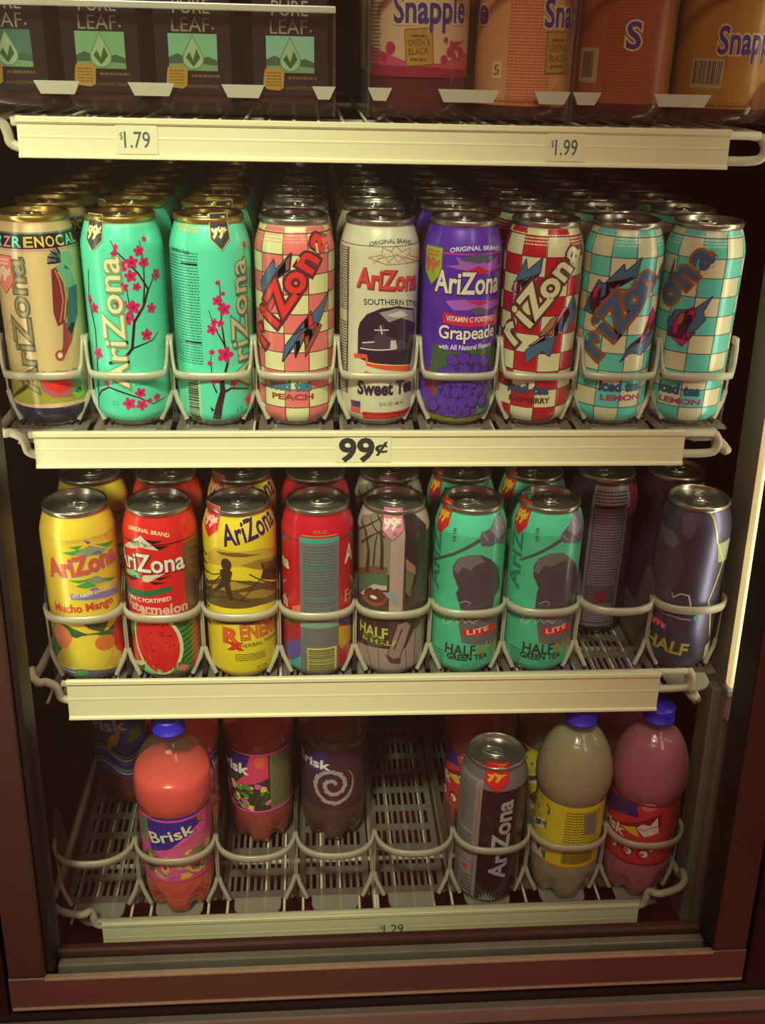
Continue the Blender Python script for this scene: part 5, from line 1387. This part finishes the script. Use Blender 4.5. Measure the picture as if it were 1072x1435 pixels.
place_bottle('pinkred', 'pinkred', LANE3[2], 0.150, 'set back red drink bottle with a pink and olive label')
place_bottle('cola', 'cola', LANE3[3]+0.001, 0.150, 'set back dark brown drink bottle with a silver swirl label')
place_bottle('berry', 'berry', LANE3[0]+0.003, 0.225, 'dark berry drink bottle with blue swirl label, far back at left')
place_bottle('berry', 'mauve', LANE3[5]-0.001, 0.132, 'dark red drink bottle hidden partly behind the dark can', -0.3)
place_bottle('lemonade', 'lemonade', LANE3[6], 0.134, 'second lemonade bottle standing behind the pale front one', 0.5)
place_bottle('mauve', 'mauve', LANE3[7], 0.134, 'second mauve drink bottle standing behind the right end one', 0.5)

# ------------------------------------------------------------------ boxy tea bottles on the top shelf
def rsq(h, r, n=6):
    pts = []
    for cx, cy, a0 in ((h-r, -(h-r), -PI/2), (h-r, h-r, 0), (-(h-r), h-r, PI/2), (-(h-r), -(h-r), PI)):
        for k in range(n+1):
            t = a0+PI/2*k/n
            pts.append((cx+r*math.cos(t), cy+r*math.sin(t)))
    return pts
def loft(bm, secs, cap0=True, cap1=True):
    rings = [[bm.verts.new((x, y, z)) for x, y in pts] for pts, z in secs]
    n = len(rings[0])
    for A, B in zip(rings, rings[1:]):
        for k in range(n): bm.faces.new((A[k], A[(k+1)%n], B[(k+1)%n], B[k]))
    if cap0: bm.faces.new(rings[0][::-1])
    if cap1: bm.faces.new(rings[-1])
SQ = [(0.026, 0.007, 0.0), (0.0305, 0.008, 0.003), (0.0325, 0.009, 0.010), (0.0330, 0.009, 0.020), (0.0322, 0.009, 0.0225), (0.0322, 0.009, 0.120), (0.0330, 0.009, 0.123), (0.0330, 0.010, 0.135), (0.0290, 0.013, 0.152), (0.0200, 0.016, 0.168), (0.0150, 0.0149, 0.178), (0.0148, 0.0147, 0.188)]
bm = bmesh.new(); loft(bm, [(rsq(h, r), z) for h, r, z in SQ])
SQ_SHELL = to_mesh('shell', bm, [clear_plastic('tea_bottle_plastic', (0.90, 0.84, 0.80), haze=0.006, rough=0.05)])
bm = bmesh.new(); loft(bm, [(rsq(h*0.96, r*0.95), z+0.001) for h, r, z in SQ[:-2]])
SQ_TEA = to_mesh('tea', bm, [pbr('brown_tea', (0.055, 0.010, 0.008), rough=0.3)])
bm = bmesh.new(); lathe(bm, [(0.0165, 0.1785), (0.0172, 0.180), (0.0172, 0.196), (0.0165, 0.1975), (0.0001, 0.1980)], 48, cap0=True)
SQ_CAP = to_mesh('cap', bm, [pbr('dark_cap', (0.03, 0.03, 0.03), rough=0.4)])
def pure_leaf_label(green, seed):
    a = Art()
    a.rect(-31, 26, 31, 118, paper(36, 20, 24), 0)
    a.text('PURE', 0, 76.0, 30, 11.5, paper(140, 134, 110), 2, 0, 0.0, 0, 'c'); a.text('LEAF', -1.0, 62.5, 31, 10.8, paper(140, 134, 110), 2, 0, 0.0, 0, 'c'); a.ell(17.2, 65.2, 0.9, 0.9, paper(140, 134, 110), 2)
    a.rect(-20, 33, 20, 61, paper(*green), 2)
    a.poly([(-20, 33), (20, 33), (20, 41), (12, 44), (4, 41), (-6, 43), (-13, 46), (-20, 43)], paper(64, 92, 66), 3); a.poly([(-20, 33), (20, 33), (20, 37), (0, 39), (-20, 38)], paper(110, 150, 100), 4)
    drop = [(0, 60)]+[(8.5*math.cos(t), 42+8.0*math.sin(t)) for t in [0.5-k*(PI+1.0)/14 for k in range(15)]]
    a.poly(drop, paper(150, 178, 130), 5); a.outline(drop, 0.8, paper(96, 130, 90), 6)
    a.poly([(0, 36), (-6, 43), (-3, 47), (0, 41), (3, 50), (6, 43)], paper(60, 90, 40), 7)
    a.poly([(-22, 32), (-21, 36), (-8, 37), (-5, 33), (-6, 21), (-10, 19), (-20, 20), (-23, 24)], paper(170, 132, 54), 8); a.lines(-20, 22, -8, 34, 5, paper(110, 80, 30), 9, 0.35, seed)
    a.lines(-2, 27, 22, 31, 1, paper(110, 84, 50), 2, 0.5, seed+1); a.text('UNSWEETENED', 8, 19.8, 26, 2.6, paper(120, 92, 50), 2, 0, 0.0, 0, 'c')
    a.rect(-31, 15, 31, 26, paper(36, 20, 24), 0)
    bm = a.flat(); bmesh.ops.translate(bm, verts=bm.verts[:], vec=(0, -0.0332, 0))
    # thin film backing so that the label has a body
    box(bm, -0.030, 0.030, -0.0331, -0.03235, 0.0232, 0.118, 0)
    return to_mesh('label', bm, a.mats, False)
PLX = [-0.2795, -0.2040, -0.1285, -0.0480]
PLG = [(70, 110, 90), (118, 168, 110), (120, 176, 130), (130, 180, 150)]
PLT = ['boxy dark tea bottle at the far left of the top shelf', 'boxy dark tea bottle second from the left on the top shelf', 'boxy dark tea bottle third from the left on the top shelf', 'boxy dark tea bottle at the right end of its clear bin']
for i, x in enumerate(PLX):
    loc, rot = on_shelf(0, x, 0.062)
    e = empty('tea_bottle', loc, rot); tag(e, PLT[i], 'bottle', 'boxy dark tea bottles on the top shelf')
    for n, me in (('shell', SQ_SHELL), ('tea', SQ_TEA), ('label', pure_leaf_label(PLG[i], 100+i*3)), ('cap', SQ_CAP)):
        o = bpy.data.objects.new(n, me); COL.objects.link(o); o.parent = e
for i, x in enumerate(PLX):
    for j in (2, 3):  # rows added behind, mostly unseen, to keep light off the cans below
        loc, rot = on_shelf(0, x, 0.062+(j-1)*0.072)
        e = empty('tea_bottle', loc, rot); tag(e, 'added dark tea bottle %s in line behind the one %s' % (ORD[j], ('at the far left', 'second from the left', 'third from the left', 'by the right bin end')[i]), 'bottle', 'boxy dark tea bottles added behind to block light')
        for n, me in (('shell', SQ_SHELL), ('tea', SQ_TEA), ('cap', SQ_CAP)):
            o = bpy.data.objects.new(n, me); COL.objects.link(o); o.parent = e
# ------------------------------------------------------------------ round juice tea bottles
JP = [(0.0, 4.0), (30.0, 3.0), (36.0, 0.0), (40.0, 2.0), (43.0, 8.0), (43.6, 14.0), (42.4, 18.0), (42.2, 60.0), (42.2, 112.0), (43.4, 117.0), (43.0, 128.0), (38.0, 146.0), (28.0, 164.0), (19.0, 176.0), (17.5, 182.0), (17.5, 192.0)]
bm = bmesh.new(); lathe(bm, [(max(r, .01)/1000, z/1000) for r, z in JP], 60, cap0=False)
J_SHELL = to_mesh('shell', bm, [clear_plastic('juice_bottle_plastic', (0.94, 0.90, 0.88), haze=0.008, rough=0.05)])
def j_drink(col):
    bm = bmesh.new(); lathe(bm, [(max(r, .01)*0.975/1000, z/1000+0.0006) for r, z in JP[:-3]], 60, cap0=False, cap1=True)
    return to_mesh('drink', bm, [liquid('juice_%d_%d_%d' % col, ink_rgb(*col))])
bm = bmesh.new(); lathe(bm, [(0.0190, 0.1835), (0.0202, 0.185), (0.0202, 0.201), (0.0192, 0.203), (0.0001, 0.2035)], 48, cap0=True)
J_CAP = to_mesh('cap', bm, [pbr('white_cap', (0.6, 0.55, 0.45), rough=0.4)])
def j_label(art, base, v0, v1, bands=()):
    bm = bmesh.new(); mats = [base]
    zs = sorted({v0, v1, *[b[0] for b in bands], *[b[1] for b in bands]})
    def mi(i, k):
        v = (zs[i]+zs[i+1])/2
        for b0, b1, m in bands:
            if b0 <= v <= b1:
                if m not in mats: mats.append(m)
                return mats.index(m)
        return 0
    lathe(bm, [(0.04245, z/1000) for z in zs], 72, cap0=False, matf=mi)
    abm = art.wrap(lambda v: 42.5, 0.0001, 4.0); join_art(bm, mats, abm, art.mats)
    return to_mesh('label', bm, mats)
PUR = paper(76, 48, 120); WLT = paper(212, 190, 130); GLD = paper(176, 134, 50)
def snap(a, u, v, w, h, s='Snapple'):
    a.text(s, u, v, w, h, WLT, 5, 0.02, 0.075); a.text(s, u, v, w, h, PUR, 6, 0.02, 0.025)
def gold_flash(a, u, v, w, h, rot=0.08):
    c, s = math.cos(rot), math.sin(rot)
    q = [(u+c*x-s*y, v+s*x+c*y) for x, y in ((-w/2, -h/2), (w/2, -h/2), (w/2, h/2), (-w/2, h/2))]
    a.poly(q, GLD, 5); a.outline(q, 0.7, paper(120, 84, 40), 6)
    a.text('GREEN &', u-w*0.40, v+h*0.02, w*0.8, h*0.17, paper(110, 74, 36), 6, rot, 0.01); a.text('BLACK', u-w*0.36, v-h*0.22, w*0.72, h*0.17, paper(110, 74, 36), 6, rot, 0.01)
    a.lines(u-w*0.3, v+h*0.24, u+w*0.3, v+h*0.36, 1, paper(110, 74, 36), 6, 0.6, 8); a.lines(u-w*0.3, v-h*0.40, u+w*0.3, v-h*0.28, 1, paper(110, 74, 36), 6, 0.6, 9)
JUICE = []; JSHORT = ['pink cranberry', 'peach', 'orange brown', 'mustard yellow']
a = Art()
CRN = paper(176, 44, 70)
snap(a, -26.6,73.6, 66, 21); gold_flash(a, -4.4,55.2, 23, 28)
a.poly([(-62, 32), (62, 32), (62, 42), (48, 52), (30, 47), (14, 43), (-12, 43), (-34, 50), (-62, 56)], paper(190, 74, 92), 2); a.poly([(-62, 32), (62, 32), (62, 37), (10, 40), (-62, 41)], paper(150, 32, 56), 3)
for u, v, r in ((-30, 54, 5), (-37, 47, 4), (24, 52, 4), (31, 57, 3.6), (37, 52, 4), (18, 46, 3.6), (28, 48, 3)): a.ell(u, v, r, r, CRN, 4)
confetti(a, (14, 44, 46, 62), 14, [CRN, paper(150, 60, 70)], 33, 1.5, 2.6, 4)
a.lines(-60, 40, -42, 110, 24, paper(120, 70, 60), 3, 0.4, 34)
JUICE.append((0.064, (92, 22, 26), j_label(a, paper(206, 170, 128), 32, 112, ()), 'round juice tea bottle with a pink cranberry label'))
a = Art()
snap(a, 7.6,73.1, 66, 21); a.text('le', -64.1,74.8, 19, 20, WLT, 5, 0, 0.08, 0, 'l'); a.text('le', -64.1,74.8, 19, 20, PUR, 6, 0, 0.03, 0, 'l')
gold_flash(a, 23,53.5, 24, 32, 0.02)
a.lines(-22, 10, 16, 116, 42, paper(205, 90, 60), 3, 0.42, 36); a.poly([(18, 10), (50, 10), (50, 44), (34, 40), (20, 24)], paper(206, 120, 60), 3); a.ell(36, 26, 10, 12, paper(214, 150, 70), 4)
a.rect(-36, 32, -27, 46, WLT, 3); a.text('5', -34, 35, 5, 8, paper(170, 80, 60), 4, 0, 0.02)
JUICE.append((0.157, (92, 22, 20), j_label(a, paper(206, 146, 96), 11, 116), 'round juice tea bottle with a peach label full of small red print'))
a = Art()
snap(a, -10.8,58.4, None, 20, 'S'); a.lines(-28, 18, 22, 112, 36, paper(150, 70, 34), 3, 0.35, 38); a.rect(-56, 30, -34, 58, paper(176, 150, 110), 3)
a.barcode(-52, 32, -38, 56, paper(60, 40, 40), paper(176, 150, 110), 4, 5); a.rect(36, 14, 46, 116, paper(120, 100, 40), 3)
JUICE.append((0.247, (80, 18, 16), j_label(a, paper(160, 82, 34), 14, 116), 'round juice tea bottle with a plain orange brown label side'))
a = Art()
snap(a, -21.1,56.1, 62, 21); a.rect(-42, 28, -14, 52, paper(170, 152, 116), 3)
a.barcode(-41, 29, -15, 51, paper(70, 56, 50), paper(176, 156, 116), 4, 6); a.poly([(10, 12), (60, 12), (60, 36), (24, 34)], paper(120, 70, 36), 3)
JUICE.append((0.338, (70, 16, 14), j_label(a, paper(166, 116, 40), 12, 116), 'round juice tea bottle with a mustard yellow label at the right'))
for x, col, lm, text in JUICE:
    loc, rot = on_shelf(0, x, 0.0665)
    e = empty('juice_bottle', loc, rot); tag(e, text, 'bottle', 'round juice tea bottles on the top shelf')
    for n, me in (('shell', J_SHELL), ('drink', j_drink(col)), ('label', lm), ('cap', J_CAP)):
        o = bpy.data.objects.new(n, me); COL.objects.link(o); o.parent = e
        if n == 'drink': D0 = o.name
    for j in (2, 3):  # added back rows, barely visible, that block light to the shelf below
        loc, rot = on_shelf(0, x, 0.0665+(j-1)*0.091, 0.0, 0.4*j)
        e = empty('juice_bottle', loc, rot); tag(e, 'added round juice tea bottle %s in line behind the %s one' % (ORD[j], JSHORT[[q[0] for q in JUICE].index(x)]), 'bottle', 'round juice tea bottles added behind to block light')
        for n, me in (('shell', J_SHELL), ('drink', bpy.data.objects[D0].data), ('label', lm), ('cap', J_CAP)):
            o = bpy.data.objects.new(n, me); COL.objects.link(o); o.parent = e
# ------------------------------------------------------------------ clear bins along the front of the top shelf
def bin_thing(x0, x1, h, clips, label, walls=()):
    loc, rot = on_shelf(0, (x0+x1)/2, 0.0185)
    e = empty('shelf_bin', loc, rot); tag(e, label, 'shelf bin', 'clear bins on the top shelf')
    w = (x1-x0)/2; c = (x0+x1)/2
    bm = bmesh.new(); box(bm, -w, w, -0.0011, 0.0011, 0.0, h); mesh_obj('front_panel', bm, M_CLEAR, e, False)
    bm = bmesh.new(); bevbox(bm, -w, w, -0.0022, 0.0022, h, h+0.0055, 0.001); mesh_obj('top_rim', bm, M_CLIP, e, False)
    for xx in (-w, w-0.0022):
        bm = bmesh.new(); box(bm, xx, xx+0.0022, 0.0012, 0.50, 0.0, h); mesh_obj('end_panel', bm, M_FROST, e, False)
    for a0, a1 in clips:
        bm = bmesh.new()
        zc = 0.0135
        d = 0.005
        pts = [(a0-c, zc+0.010), (a1-c, zc+0.010), (a1-c-d, zc), (a0-c+d, zc)]
        A = [bm.verts.new((x, -0.0050, z)) for x, z in pts]; B = [bm.verts.new((x, -0.0012, z)) for x, z in pts]
        for k in range(4): bm.faces.new((A[k], A[(k+1)%4], B[(k+1)%4], B[k]))
        bm.faces.new(A); bm.faces.new(B[::-1]); bmesh.ops.recalc_face_normals(bm, faces=bm.faces[:])
        mesh_obj('clip', bm, M_CLIP, e, False)
bin_thing(-0.330, -0.0103, 0.0785, [(-0.2575, -0.2205), (-0.1815, -0.1435), (-0.105, -0.0695), (-0.030, -0.0104)], 'clear bin with white rim in front of the boxy tea bottles')
bin_thing(0.0164, 0.1895, 0.105, [(0.0165, 0.037), (0.076, 0.128), (0.158, 0.1893)], 'clear bin in front of the pink and peach label bottles')
bin_thing(0.1912, 0.4000, 0.105, [(0.1915, 0.216), (0.262, 0.312), (0.362, 0.398)], 'clear bin in front of the orange and mustard label bottles')
